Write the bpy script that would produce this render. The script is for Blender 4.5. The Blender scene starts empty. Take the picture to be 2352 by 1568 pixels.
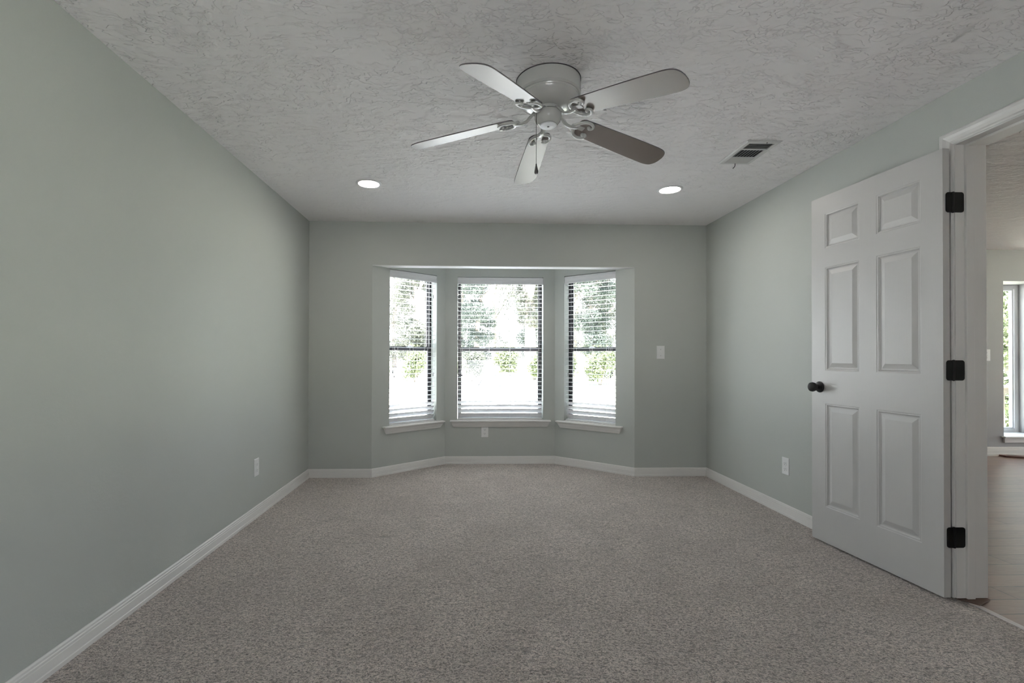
import bpy, bmesh, math, random
import numpy as np
from mathutils import Vector, Matrix

random.seed(7)
C = bpy.context.scene.collection
PI = math.pi
scene = bpy.context.scene

# ------------------------------------------------------------------ camera
CAM_H = 1.1289
cam_d = bpy.data.cameras.new('camera')
cam = bpy.data.objects.new('camera', cam_d)
C.objects.link(cam)
cam_d.sensor_fit = 'HORIZONTAL'
cam_d.sensor_width = 36.0
cam_d.lens = 36.0 * 1110.0 / 2352.0
cam_d.shift_x = (1176 - 1105.52) / 2352.0
cam_d.shift_y = (811.96 - 784) / 2352.0
cam_d.clip_start = 0.02
cam_d.clip_end = 500
cam.matrix_world = (Matrix.Translation((0, 0, CAM_H)) @ Matrix.Rotation(-0.0296, 4, 'Z')
                    @ Matrix.Rotation(PI / 2 + 0.0072, 4, 'X') @ Matrix.Rotation(0.0028, 4, 'Z'))
scene.camera = cam

# ------------------------------------------------------------------ view
scene.view_settings.view_transform = 'Standard'
scene.view_settings.look = 'None'
scene.view_settings.gamma = 1.0
scene.view_settings.use_curve_mapping = False
scene.view_settings.exposure = 0.24
scene.cycles.max_bounces = 12
scene.cycles.diffuse_bounces = 6
scene.cycles.transparent_max_bounces = 24

# ------------------------------------------------------------------ sky and sun
SKY = 8.0
SUN = 190.0
LAMP = 62.0
world = bpy.data.worlds.new('sky')
scene.world = world
world.use_nodes = True
wn = world.node_tree
wn.nodes.clear()
w_out = wn.nodes.new('ShaderNodeOutputWorld')
w_bg = wn.nodes.new('ShaderNodeBackground')
w_tc = wn.nodes.new('ShaderNodeTexCoord')
w_sep = wn.nodes.new('ShaderNodeSeparateXYZ')
w_ramp = wn.nodes.new('ShaderNodeValToRGB')
w_ramp.color_ramp.elements[0].position = 0.0
w_ramp.color_ramp.elements[0].color = (0.90, 0.95, 1.0, 1)
w_ramp.color_ramp.elements[1].position = 0.9
w_ramp.color_ramp.elements[1].color = (0.66, 0.82, 1.0, 1)
wn.links.new(w_tc.outputs['Generated'], w_sep.inputs[0])
wn.links.new(w_sep.outputs['Z'], w_ramp.inputs[0])
wn.links.new(w_ramp.outputs[0], w_bg.inputs[0])
w_bg.inputs[1].default_value = SKY
wn.links.new(w_bg.outputs[0], w_out.inputs[0])

sun_d = bpy.data.lights.new('sun', 'SUN')
sun_d.energy = SUN
sun_d.angle = math.radians(1.0)
sun_d.color = (1.0, 0.975, 0.945)
sun = bpy.data.objects.new('sun', sun_d)
C.objects.link(sun)
# high sun standing behind the house, to the left
sun.rotation_euler = Vector((0.1, 0.14, -1.0)).to_track_quat('-Z', 'Y').to_euler()


def portal(name, M, w, h):
    d = bpy.data.lights.new(name, 'AREA')
    d.shape = 'RECTANGLE'
    d.size = w
    d.size_y = h
    d.cycles.is_portal = True
    o = bpy.data.objects.new(name, d)
    C.objects.link(o)
    # local -Z has to look into the room (local -Y of the window frame)
    o.matrix_world = M @ Matrix.Rotation(-PI / 2, 4, 'X')
    return o


# ------------------------------------------------------------------ materials
def new_mat(name):
    m = bpy.data.materials.new(name)
    m.use_nodes = True
    nt = m.node_tree
    b = nt.nodes['Principled BSDF']
    return m, nt, b


def simple(name, col, rough=0.5, metal=0.0, spec=0.5, coat=0.0, noise=0.0, nscale=60.0):
    m, nt, b = new_mat(name)
    b.inputs['Base Color'].default_value = (*col, 1)
    b.inputs['Roughness'].default_value = rough
    b.inputs['Metallic'].default_value = metal
    b.inputs['Specular IOR Level'].default_value = spec
    b.inputs['Coat Weight'].default_value = coat
    b.inputs['Coat Roughness'].default_value = rough * 0.8
    if noise:
        tc = nt.nodes.new('ShaderNodeTexCoord')
        n = nt.nodes.new('ShaderNodeTexNoise')
        n.inputs['Scale'].default_value = nscale
        n.inputs['Detail'].default_value = 3
        bp = nt.nodes.new('ShaderNodeBump')
        bp.inputs['Strength'].default_value = noise
        bp.inputs['Distance'].default_value = 0.002
        nt.links.new(tc.outputs['Object'], n.inputs['Vector'])
        nt.links.new(n.outputs['Fac'], bp.inputs['Height'])
        nt.links.new(bp.outputs['Normal'], b.inputs['Normal'])
    return m


class NT:
    """small helper to write node chains"""
    def __init__(self, nt):
        self.nt = nt

    def node(self, t, **kw):
        n = self.nt.nodes.new(t)
        for k, v in kw.items():
            setattr(n, k, v)
        return n

    def link(self, a, b):
        self.nt.links.new(a, b)

    def math(self, op, a, b=None, c=None, clamp=False):
        n = self.nt.nodes.new('ShaderNodeMath')
        n.operation = op
        n.use_clamp = clamp
        for i, v in enumerate((a, b, c)):
            if v is None:
                continue
            if isinstance(v, (int, float)):
                n.inputs[i].default_value = v
            else:
                self.link(v, n.inputs[i])
        return n.outputs[0]

    def noise(self, vec, scale, detail=2.0, rough=0.5, dist=0.0):
        n = self.nt.nodes.new('ShaderNodeTexNoise')
        n.inputs['Scale'].default_value = scale
        n.inputs['Detail'].default_value = detail
        n.inputs['Roughness'].default_value = rough
        n.inputs['Distortion'].default_value = dist
        self.link(vec, n.inputs['Vector'])
        return n.outputs['Fac']

    def mapping(self, vec, scale=(1, 1, 1), rot=(0, 0, 0), loc=(0, 0, 0)):
        n = self.nt.nodes.new('ShaderNodeMapping')
        n.inputs['Scale'].default_value = scale
        n.inputs['Rotation'].default_value = rot
        n.inputs['Location'].default_value = loc
        self.link(vec, n.inputs['Vector'])
        return n.outputs[0]

    def smooth(self, v, lo, hi, a=0.0, b=1.0):
        n = self.nt.nodes.new('ShaderNodeMapRange')
        n.interpolation_type = 'SMOOTHSTEP'
        for i, x in enumerate((lo, hi, a, b)):
            n.inputs[i + 1].default_value = x
        self.link(v, n.inputs[0])
        return n.outputs[0]

    def mix(self, fac, a, b):
        n = self.nt.nodes.new('ShaderNodeMix')
        n.data_type = 'RGBA'
        if isinstance(fac, (int, float)):
            n.inputs[0].default_value = fac
        else:
            self.link(fac, n.inputs[0])
        for s, v in ((6, a), (7, b)):
            if isinstance(v, tuple):
                n.inputs[s].default_value = (*v, 1) if len(v) == 3 else v
            else:
                self.link(v, n.inputs[s])
        return n.outputs[2]


def ceiling_material():
    m, nt, b = new_mat('troweled_ceiling_paint')
    N = NT(nt)
    tc = N.node('ShaderNodeTexCoord').outputs['Object']
    warp = N.node('ShaderNodeTexNoise')
    warp.inputs['Scale'].default_value = 1.6
    warp.inputs['Detail'].default_value = 1
    N.link(tc, warp.inputs['Vector'])
    va = N.node('ShaderNodeVectorMath', operation='MULTIPLY_ADD')
    N.link(warp.outputs['Color'], va.inputs[0])
    va.inputs[1].default_value = (0.22, 0.22, 0.0)
    N.link(tc, va.inputs[2])
    v = va.outputs[0]
    n1 = N.noise(N.mapping(v, (1.0, 2.0, 1)), 10.0, 2.2, 0.55, 0.25)
    n2 = N.noise(N.mapping(v, (1.0, 2.2, 1), loc=(3.1, 1.7, 0)), 11.0, 2.2, 0.55, 0.25)
    n3 = N.noise(N.mapping(v, (1.3, 1.6, 1), loc=(7.3, 2.2, 0)), 14.0, 2.0, 0.5, 0.3)
    m1 = N.noise(N.mapping(v, (1, 1.3, 1), loc=(9, 4, 0)), 8.0, 1.0)
    m2 = N.noise(N.mapping(v, (1, 1.3, 1), loc=(2, 8, 0)), 9.0, 1.0)
    m3 = N.noise(N.mapping(v, (1, 1, 1), loc=(5, 1, 0)), 6.0, 1.0)
    a1 = N.math('MULTIPLY', N.smooth(n1, 0.45, 0.476), N.smooth(m1, 0.42, 0.56))
    a2 = N.math('MULTIPLY', N.smooth(n2, 0.51, 0.536), N.smooth(m2, 0.42, 0.56, 0.0, 0.9))
    a3 = N.math('MULTIPLY', N.smooth(n1, 0.57, 0.596), N.smooth(m2, 0.40, 0.55, 0.0, 0.8))
    a4 = N.math('MULTIPLY', N.smooth(n3, 0.54, 0.565), N.smooth(m3, 0.47, 0.60, 0.0, 0.8))
    h = N.math('ADD', N.math('ADD', a1, a2), N.math('ADD', a3, a4))
    fine = N.noise(v, 60.0, 2.0)
    h = N.math('ADD', h, N.math('MULTIPLY', fine, 0.05))
    # the trowelling thins out towards the window wall
    sp = N.node('ShaderNodeSeparateXYZ')
    N.link(tc, sp.inputs[0])
    h = N.math('MULTIPLY', h, N.smooth(sp.outputs['Y'], 2.7, 4.1, 1.0, 0.22))
    bp = N.node('ShaderNodeBump')
    bp.inputs['Strength'].default_value = 1.0
    bp.inputs['Distance'].default_value = 0.006
    N.link(h, bp.inputs['Height'])
    N.link(bp.outputs['Normal'], b.inputs['Normal'])
    b.inputs['Base Color'].default_value = (0.90, 0.88, 0.88, 1)
    b.inputs['Roughness'].default_value = 0.75
    b.inputs['Specular IOR Level'].default_value = 0.25
    return m


def wall_material(name, col):
    m, nt, b = new_mat(name)
    N = NT(nt)
    tc = N.node('ShaderNodeTexCoord').outputs['Object']
    big = N.noise(tc, 1.3, 3.0)
    fine = N.noise(tc, 90.0, 3.0, 0.6)
    N.link(N.mix(big, tuple(c * 0.97 for c in col), tuple(min(1, c * 1.03) for c in col)), b.inputs['Base Color'])
    bp = N.node('ShaderNodeBump')
    bp.inputs['Strength'].default_value = 0.35
    bp.inputs['Distance'].default_value = 0.0015
    N.link(fine, bp.inputs['Height'])
    N.link(bp.outputs['Normal'], b.inputs['Normal'])
    b.inputs['Roughness'].default_value = 0.55
    b.inputs['Specular IOR Level'].default_value = 0.35
    return m


def carpet_material():
    m, nt, b = new_mat('greige_carpet_pile')
    N = NT(nt)
    tc = N.node('ShaderNodeTexCoord').outputs['Object']
    fine = N.noise(N.mapping(tc, (1.0, 1.1, 1)), 210.0, 2.0, 0.6, 0.8)
    mid = N.noise(N.mapping(tc, (0.85, 1.25, 1)), 92.0, 3.0, 0.65, 1.2)
    crease = N.noise(N.mapping(tc, (0.6, 1.5, 1), rot=(0, 0, 0.12)), 16.0, 4.0, 0.65, 1.0)
    broad = N.noise(tc, 2.6, 3.0, 0.55, 0.6)
    t = N.math('ADD', N.math('MULTIPLY', fine, 0.35), N.math('MULTIPLY', mid, 0.65))
    t = N.smooth(t, 0.385, 0.60)
    cr = N.smooth(crease, 0.28, 0.44)
    dark = (0.150, 0.124, 0.108)  # shade in the gaps between tufts, put into the colour
    light = (0.88, 0.775, 0.71)
    col = N.mix(t, dark, light)
    col = N.mix(N.math('MULTIPLY', N.math('SUBTRACT', 1.0, cr), 0.45), col, (0.12, 0.10, 0.09))  # creases darkened in the colour as well, like shade
    col = N.mix(N.smooth(broad, 0.3, 0.7, 0.0, 0.22), col, (0.21, 0.178, 0.16))
    N.link(col, b.inputs['Base Color'])
    h = N.math('ADD', N.math('MULTIPLY', fine, 0.5), N.math('MULTIPLY', mid, 0.9))
    h = N.math('ADD', h, N.math('MULTIPLY', crease, 1.2))
    bp = N.node('ShaderNodeBump')
    bp.inputs['Strength'].default_value = 0.85
    bp.inputs['Distance'].default_value = 0.012
    N.link(h, bp.inputs['Height'])
    N.link(bp.outputs['Normal'], b.inputs['Normal'])
    b.inputs['Roughness'].default_value = 0.95
    b.inputs['Specular IOR Level'].default_value = 0.05
    b.inputs['Sheen Weight'].default_value = 0.5
    b.inputs['Sheen Roughness'].default_value = 0.5
    return m


def plank_material():
    m, nt, b = new_mat('dark_wood_planks')
    N = NT(nt)
    tc = N.node('ShaderNodeTexCoord').outputs['Object']
    br = N.node('ShaderNodeTexBrick')
    br.offset = 0.37
    br.inputs['Scale'].default_value = 1.0
    br.inputs['Brick Width'].default_value = 1.1
    br.inputs['Row Height'].default_value = 0.125
    br.inputs['Mortar Size'].default_value = 0.0038
    br.inputs['Color1'].default_value = (0.14, 0.075, 0.055, 1)
    br.inputs['Color2'].default_value = (0.22, 0.125, 0.09, 1)
    br.inputs['Mortar'].default_value = (0.02, 0.012, 0.01, 1)
    N.link(N.mapping(tc, loc=(0.3, 0.05, 0)), br.inputs['Vector'])
    grain = N.noise(N.mapping(tc, (2.0, 26.0, 1)), 5.0, 4.0, 0.6, 0.8)
    col = N.mix(N.smooth(grain, 0.35, 0.7, 0.0, 0.5), br.outputs['Color'], (0.30, 0.20, 0.15))
    N.link(col, b.inputs['Base Color'])
    bp = N.node('ShaderNodeBump')
    bp.inputs['Strength'].default_value = 0.5
    bp.inputs['Distance'].default_value = 0.003
    hh = N.math('SUBTRACT', N.math('MULTIPLY', grain, 0.35), br.outputs['Fac'])
    N.link(hh, bp.inputs['Height'])
    N.link(bp.outputs['Normal'], b.inputs['Normal'])
    b.inputs['Roughness'].default_value = 0.38
    b.inputs['Coat Weight'].default_value = 0.6
    b.inputs['Coat Roughness'].default_value = 0.34
    return m


def door_material():
    m, nt, b = new_mat('white_door_paint')
    N = NT(nt)
    tc = N.node('ShaderNodeTexCoord').outputs['Object']
    grain = N.noise(N.mapping(tc, (90.0, 90.0, 3.0)), 2.0, 3.0, 0.6, 0.6)
    bp = N.node('ShaderNodeBump')
    bp.inputs['Strength'].default_value = 0.25
    bp.inputs['Distance'].default_value = 0.001
    N.link(grain, bp.inputs['Height'])
    N.link(bp.outputs['Normal'], b.inputs['Normal'])
    b.inputs['Base Color'].default_value = (0.54, 0.532, 0.523, 1)
    b.inputs['Roughness'].default_value = 0.38
    return m


def glass_material(name='window_glass', tint=(0.97, 0.985, 0.98)):
    m = bpy.data.materials.new(name)
    m.use_nodes = True
    nt = m.node_tree
    nt.nodes.clear()
    out = nt.nodes.new('ShaderNodeOutputMaterial')
    tr = nt.nodes.new('ShaderNodeBsdfTransparent')
    tr.inputs[0].default_value = (*tint, 1)
    gl = nt.nodes.new('ShaderNodeBsdfGlossy')
    gl.inputs['Roughness'].default_value = 0.02
    lw = nt.nodes.new('ShaderNodeLayerWeight')
    pw = nt.nodes.new('ShaderNodeMath')
    pw.operation = 'POWER'
    pw.inputs[1].default_value = 5.0
    nt.links.new(lw.outputs['Facing'], pw.inputs[0])
    fr = nt.nodes.new('ShaderNodeMath')
    fr.operation = 'MULTIPLY_ADD'
    fr.inputs[1].default_value = 0.9
    fr.inputs[2].default_value = 0.03
    nt.links.new(pw.outputs[0], fr.inputs[0])
    mx = nt.nodes.new('ShaderNodeMixShader')
    nt.links.new(fr.outputs[0], mx.inputs[0])
    nt.links.new(tr.outputs[0], mx.inputs[1])
    nt.links.new(gl.outputs[0], mx.inputs[2])
    nt.links.new(mx.outputs[0], out.inputs[0])
    return m


def emission(name, col, s):
    m = bpy.data.materials.new(name)
    m.use_nodes = True
    nt = m.node_tree
    nt.nodes.clear()
    out = nt.nodes.new('ShaderNodeOutputMaterial')
    e = nt.nodes.new('ShaderNodeEmission')
    e.inputs[0].default_value = (*col, 1)
    e.inputs[1].default_value = s
    nt.links.new(e.outputs[0], out.inputs[0])
    return m


def leaf_material(name, a, b_, scale=1.2):
    m, nt, b = new_mat(name)
    N = NT(nt)
    tc = N.node('ShaderNodeTexCoord').outputs['Object']
    n = N.noise(tc, scale, 4.0, 0.65)
    N.link(N.mix(N.smooth(n, 0.35, 0.65), a, b_), b.inputs['Base Color'])
    b.inputs['Roughness'].default_value = 0.6
    b.inputs['Specular IOR Level'].default_value = 0.2
    tl = N.node('ShaderNodeBsdfTranslucent')
    N.link(N.mix(N.smooth(n, 0.35, 0.65), a, b_), tl.inputs[0])
    mx = N.node('ShaderNodeMixShader')
    mx.inputs[0].default_value = 0.35
    N.link(b.outputs[0], mx.inputs[1])
    N.link(tl.outputs[0], mx.inputs[2])
    N.link(mx.outputs[0], nt.nodes['Material Output'].inputs[0])
    return m


M_ceiling = ceiling_material()
M_wall = wall_material('sage_wall_paint', (0.475, 0.498, 0.473))
M_gray = wall_material('gray_wall_paint', (0.35, 0.35, 0.358))
M_carpet = carpet_material()
M_plank = plank_material()
M_door = door_material()
M_trim = simple('white_trim_paint', (0.75, 0.735, 0.715), 0.35)
M_soffit = simple('white_soffit_paint', (0.85, 0.85, 0.85), 0.6)
M_plastic = simple('white_plastic', (0.78, 0.78, 0.78), 0.35)
M_slot = simple('dark_slot', (0.03, 0.03, 0.03), 0.6)
M_black = simple('black_metal', (0.004, 0.004, 0.004), 0.55, 0.0, 0.2)
M_slat = simple('white_blind_slat', (0.78, 0.775, 0.785), 0.4)
M_cord = simple('white_cord', (0.82, 0.82, 0.82), 0.8)
M_tassel = simple('gray_tassel', (0.25, 0.25, 0.26), 0.5)
M_bronze = simple('dark_bronze_frame', (0.018, 0.017, 0.022), 0.4)
M_latch = simple('silver_latch', (0.62, 0.62, 0.64), 0.3, 0.9)
M_glass = glass_material()
M_fan = simple('white_fan_enamel', (0.50, 0.505, 0.49), 0.22, 0.0, 0.5, 0.3)
M_cap = simple('white_cap_plastic', (0.82, 0.82, 0.84), 0.3)
M_blade = simple('brown_laminate_blade', (0.12, 0.10, 0.088), 0.36, 0.0, 1.0, 0.3)
M_edge = simple('dark_blade_edge', (0.06, 0.055, 0.06), 0.5)
M_chain = simple('antique_chain', (0.035, 0.033, 0.032), 0.45, 0.0)
M_lens = emission('lit_lamp_lens', (1.0, 0.935, 0.86), LAMP)
M_vent = simple('painted_vent_metal', (0.66, 0.66, 0.645), 0.45)
M_void = simple('dark_duct', (0.01, 0.01, 0.01), 0.9)
M_darkwood = simple('dark_brown_wood', (0.09, 0.045, 0.03), 0.5)
M_redwood = simple('reddish_brown_wood', (0.10, 0.035, 0.028), 0.35)
M_strip = simple('pale_metal_strip', (0.62, 0.56, 0.55), 0.35, 0.3)
M_ext = simple('exterior_siding', (0.6, 0.6, 0.6), 0.8)
M_vinyl = simple('white_vinyl', (0.8, 0.8, 0.82), 0.35)


# ------------------------------------------------------------------ mesh helpers
def bm_new():
    return bmesh.new()


def add_box(bm, x0, x1, y0, y1, z0, z1, M=None):
    vs = [bm.verts.new((x, y, z)) for z in (z0, z1) for y in (y0, y1) for x in (x0, x1)]
    for f in ((0, 2, 3, 1), (4, 5, 7, 6), (0, 1, 5, 4), (1, 3, 7, 5), (3, 2, 6, 7), (2, 0, 4, 6)):
        bm.faces.new([vs[i] for i in f])
    if M is not None:
        bmesh.ops.transform(bm, matrix=M, verts=vs)
    return vs


def add_prism(bm, pts, z0, z1):
    """vertical prism over a 2-D polygon"""
    lo = [bm.verts.new((p[0], p[1], z0)) for p in pts]
    hi = [bm.verts.new((p[0], p[1], z1)) for p in pts]
    bm.faces.new(list(reversed(lo)))
    bm.faces.new(hi)
    n = len(pts)
    for i in range(n):
        j = (i + 1) % n
        bm.faces.new((lo[i], lo[j], hi[j], hi[i]))
    return lo + hi


def add_lathe(bm, prof, seg=48, axis_origin=(0, 0, 0), cap=True):
    ox, oy, oz = axis_origin
    rings = []
    for r, z in prof:
        if r < 1e-6:
            rings.append([bm.verts.new((ox, oy, oz + z))])
        else:
            rings.append([bm.verts.new((ox + r * math.cos(2 * PI * i / seg), oy + r * math.sin(2 * PI * i / seg), oz + z)) for i in range(seg)])
    for a, b in zip(rings, rings[1:]):
        if len(a) == 1 and len(b) == 1:
            continue
        for i in range(seg):
            j = (i + 1) % seg
            if len(a) == 1:
                bm.faces.new((a[0], b[i], b[j]))
            elif len(b) == 1:
                bm.faces.new((a[i], b[0], a[j]))
            else:
                bm.faces.new((a[i], b[i], b[j], a[j]))
    if cap:
        for r in (rings[0], rings[-1]):
            if len(r) > 1:
                bm.faces.new(r)


def catmull(pts, n=8):
    P = [Vector(p) for p in pts]
    P = [P[0] * 2 - P[1]] + P + [P[-1] * 2 - P[-2]]
    out = []
    for i in range(1, len(P) - 2):
        for k in range(n):
            t = k / n
            a, b, c, d = P[i - 1], P[i], P[i + 1], P[i + 2]
            out.append(0.5 * ((2 * b) + (c - a) * t + (2 * a - 5 * b + 4 * c - d) * t * t + (3 * b - a - 3 * c + d) * t ** 3))
    out.append(P[-2])
    return out


def add_tube(bm, pts, rad, seg=10, flat=1.0, up=None):
    """tube along points; rad number or list; flat squashes it along up"""
    n = len(pts)
    P = [Vector(p) for p in pts]
    R = rad if isinstance(rad, (list, tuple)) else [rad] * n
    rings = []
    prev = None
    for i in range(n):
        t = (P[min(i + 1, n - 1)] - P[max(i - 1, 0)]).normalized()
        if up is not None:
            a = Vector(up)
            s = t.cross(a)
            if s.length < 1e-4:
                s = t.cross(Vector((1, 0, 0)))
            s.normalize()
            u = s.cross(t).normalized()
        else:
            if prev is None:
                a = Vector((0, 0, 1)) if abs(t.z) < 0.9 else Vector((1, 0, 0))
                s = t.cross(a).normalized()
            else:
                s = (prev - t * prev.dot(t)).normalized()
            prev = s
            u = s.cross(t).normalized()
        rings.append([bm.verts.new(P[i] + (s * math.cos(2 * PI * k / seg) + u * math.sin(2 * PI * k / seg) * flat) * R[i]) for k in range(seg)])
    for a, b in zip(rings, rings[1:]):
        for k in range(seg):
            j = (k + 1) % seg
            bm.faces.new((a[k], a[j], b[j], b[k]))
    bm.faces.new(list(reversed(rings[0])))
    bm.faces.new(rings[-1])


def add_sweep(bm, path, prof):
    """sweep a closed profile [(d, z)] along a level 2-D path with mitred corners.
    d is measured to the right of the travelling direction."""
    n = len(path)
    P = [Vector((p[0], p[1])) for p in path]
    rings = []
    for i in range(n):
        if i == 0:
            t = (P[1] - P[0]).normalized()
            off = Vector((t.y, -t.x))
        elif i == n - 1:
            t = (P[-1] - P[-2]).normalized()
            off = Vector((t.y, -t.x))
        else:
            t0 = (P[i] - P[i - 1]).normalized()
            t1 = (P[i + 1] - P[i]).normalized()
            n0 = Vector((t0.y, -t0.x))
            n1 = Vector((t1.y, -t1.x))
            off = (n0 + n1)
            off = off / (off.length_squared / 2.0)
        rings.append([bm.verts.new((P[i].x + off.x * d, P[i].y + off.y * d, z)) for d, z in prof])
    m = len(prof)
    for a, b in zip(rings, rings[1:]):
        for k in range(m):
            j = (k + 1) % m
            bm.faces.new((a[k], a[j], b[j], b[k]))
    bm.faces.new(list(reversed(rings[0])))
    bm.faces.new(rings[-1])


def miter_strip(bm, path, prof, k0, k1, e0=None, e1=None):
    """one stretch of a mitred sweep: piece k0..k1 of path, mitred as in the whole path"""
    n = len(path)
    P = [Vector((p[0], p[1])) for p in path]
    rings = []
    for i in (k0, k1):
        if i in (0, n - 1):
            t = (P[1] - P[0]).normalized() if i == 0 else (P[-1] - P[-2]).normalized()
            off = Vector((t.y, -t.x))
        else:
            t0 = (P[i] - P[i - 1]).normalized()
            t1 = (P[i + 1] - P[i]).normalized()
            off = Vector((t0.y, -t0.x)) + Vector((t1.y, -t1.x))
            off = off / (off.length_squared / 2.0)
        rings.append([bm.verts.new((P[i].x + off.x * d, P[i].y + off.y * d, z)) for d, z in prof])
    a, b = rings
    m = len(prof)
    for k in range(m):
        j = (k + 1) % m
        bm.faces.new((a[k], a[j], b[j], b[k]))
    bm.faces.new(list(reversed(a)))
    bm.faces.new(b)


def obj(name, bm, mat, parent=None, smooth=False, bevel=0.0, bseg=2, M=None, angle=0.6):
    bmesh.ops.recalc_face_normals(bm, faces=bm.faces[:])
    me = bpy.data.meshes.new(name)
    bm.to_mesh(me)
    bm.free()
    mats = mat if isinstance(mat, (list, tuple)) else [mat]
    for x in mats:
        me.materials.append(x)
    if smooth:
        for p in me.polygons:
            p.use_smooth = True
        me.set_sharp_from_angle(angle=angle)
    o = bpy.data.objects.new(name, me)
    C.objects.link(o)
    if parent is not None:
        o.parent = parent
    if M is not None:
        o.matrix_basis = M
    if bevel:
        md = o.modifiers.new('bevel', 'BEVEL')
        md.width = bevel
        md.segments = bseg
        md.limit_method = 'ANGLE'
        md.angle_limit = 0.6
    return o


def empty(name, M):
    o = bpy.data.objects.new(name, None)
    C.objects.link(o)
    o.empty_display_size = 0.1
    o.matrix_world = M
    return o


def tag(o, label=None, cat=None, group=None, kind=None):
    if label:
        o['label'] = label
    if cat:
        o['category'] = cat
    if group:
        o['group'] = group
    if kind:
        o['kind'] = kind
    return o


def struct(o, label=None):
    o['kind'] = 'structure'
    if label:
        o['label'] = label
    return o


def dup(o, M):
    c = o.copy()
    C.objects.link(c)
    c.matrix_world = M
    for ch in list(o.children):
        d = ch.copy()
        C.objects.link(d)
        d.parent = c
        d.matrix_parent_inverse = ch.matrix_parent_inverse.copy()
        for g in list(ch.children):
            e = g.copy()
            C.objects.link(e)
            e.parent = d
            e.matrix_parent_inverse = g.matrix_parent_inverse.copy()
    return c


# ------------------------------------------------------------------ room dimensions
XL, XR, YB, H = -1.482, 2.295, 4.570, 2.400
YK = -1.7                                   # wall behind the camera
BL, BR = -0.892, 1.599                      # bay mouth
IL, IR, YI = -0.232, 0.937, 5.135           # inner bay corners
T = 0.15                                    # wall thickness
HEAD = 1.988                                # underside of bay header
HB = 0.11                                   # header thickness
BAYC = 2.09                                 # bay ceiling
WZ0, WZ1 = 0.462, 1.982                     # window opening heights
DY0, DY1, DH = 1.38, 2.200, 2.135           # doorway in the right wall
XN = XR + 0.145                              # far face of the right wall

# ---- floors
bm = bm_new()
ip = [(XL, YK), (2.318, YK), (2.318, DY1 + 0.01), (XR, DY1 + 0.01), (XR, YB), (BR, YB), (IR, YI), (IL, YI), (BL, YB), (XL, YB)]
add_prism(bm, ip, -0.05, 0.0)
struct(obj('floor', bm, M_carpet), 'greige carpet of the empty bedroom')

NX1, NY0, NY1 = 10.6, -2.2, 5.45            # the room beyond the door
bm = bm_new()
add_prism(bm, [(2.345, 1.3), (XN, 1.3), (XN, NY0), (NX1, NY0), (NX1, NY1), (XN, NY1), (XN, 2.30), (2.345, 2.30)], -0.05, 0.0)
struct(obj('floor_hall', bm, M_plank), 'glossy wood plank floor of the room beyond the door')

# ---- ceiling
bm = bm_new()
add_box(bm, XL - T, XR, YK - T, YB + T * 0.0, H, H + 0.12)
struct(obj('ceiling', bm, M_ceiling), 'white trowel-textured ceiling')
bm = bm_new()
add_box(bm, XR, NX1 + T, NY0 - T, NY1 + T, H, H + 0.12)
struct(obj('ceiling_hall', bm, M_ceiling))
bm = bm_new()
add_prism(bm, [(BL - 0.2, YB + HB), (BR + 0.2, YB + HB), (BR + 0.2, YB + 0.3), (IR + 0.25, YI + 0.25), (IL - 0.25, YI + 0.25), (BL - 0.2, YB + 0.3)], BAYC, BAYC + 0.45)
struct(obj('ceiling_bay', bm, M_soffit))

# ---- walls
bm = bm_new()
add_box(bm, XL - T, XL, YK - T, YB + T, -0.2, H)
struct(obj('wall_left', bm, M_wall), 'long sage green wall on the left')


def back_pieces(bm):
    add_box(bm, XL, BL, YB, YB + HB, -0.2, H)
    add_box(bm, BR, XN, YB, YB + HB, -0.2, H)
    add_box(bm, BL, BR, YB, YB + HB, HEAD + 0.004, H)


bm = bm_new()
back_pieces(bm)
struct(obj('wall_back', bm, M_wall), 'sage gray wall around the bay window')
bm = bm_new()
add_box(bm, BL, BR, YB + 0.001, YB + HB, HEAD, HEAD + 0.004)
struct(obj('trim_1', bm, M_soffit), 'bright white underside of the bay header')

bm = bm_new()
add_box(bm, XR, XN, DY1 + 0.02, YB, -0.2, H)
add_box(bm, XR, XN, YK - T, DY0 - 0.02, -0.2, H)
add_box(bm, XR, XN, DY0 - 0.02, DY1 + 0.02, DH + 0.02, H)
me_r = obj('wall_right', bm, [M_wall, M_gray])
struct(me_r, 'sage green wall with the doorway')

# wall behind the camera, with an added, unseen window as fill light
KW = (-0.7, 0.7, 0.4, 1.1)
bm = bm_new()
add_box(bm, XL, XR, YK - T, YK, -0.2, KW[2])
add_box(bm, XL, XR, YK - T, YK, KW[3], H)
add_box(bm, XL, KW[0], YK - T, YK, KW[2], KW[3])
add_box(bm, KW[1], XR, YK - T, YK, KW[2], KW[3])
struct(obj('wall_front', bm, M_wall))


def bay_wall(name, p0, p1, q0, q1, w0, w1, label):
    """wall with one window hole; p inner line, q outer line, hole from w0 to w1 along it"""
    p0, p1, q0, q1 = (Vector(v) for v in (p0, p1, q0, q1))
    e = (p1 - p0).normalized()
    n = Vector((-e.y, e.x))
    a, b = p0 + e * w0, p0 + e * w1
    bm = bm_new()
    add_prism(bm, [p0, a, a + n * T, q0], -0.9, BAYC + 0.3)
    add_prism(bm, [b, p1, q1, b + n * T], -0.9, BAYC + 0.3)
    add_prism(bm, [a, b, b + n * T, a + n * T], -0.9, WZ0)
    add_prism(bm, [a, b, b + n * T, a + n * T], WZ1, BAYC + 0.3)
    struct(obj(name, bm, M_wall), label)


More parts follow.
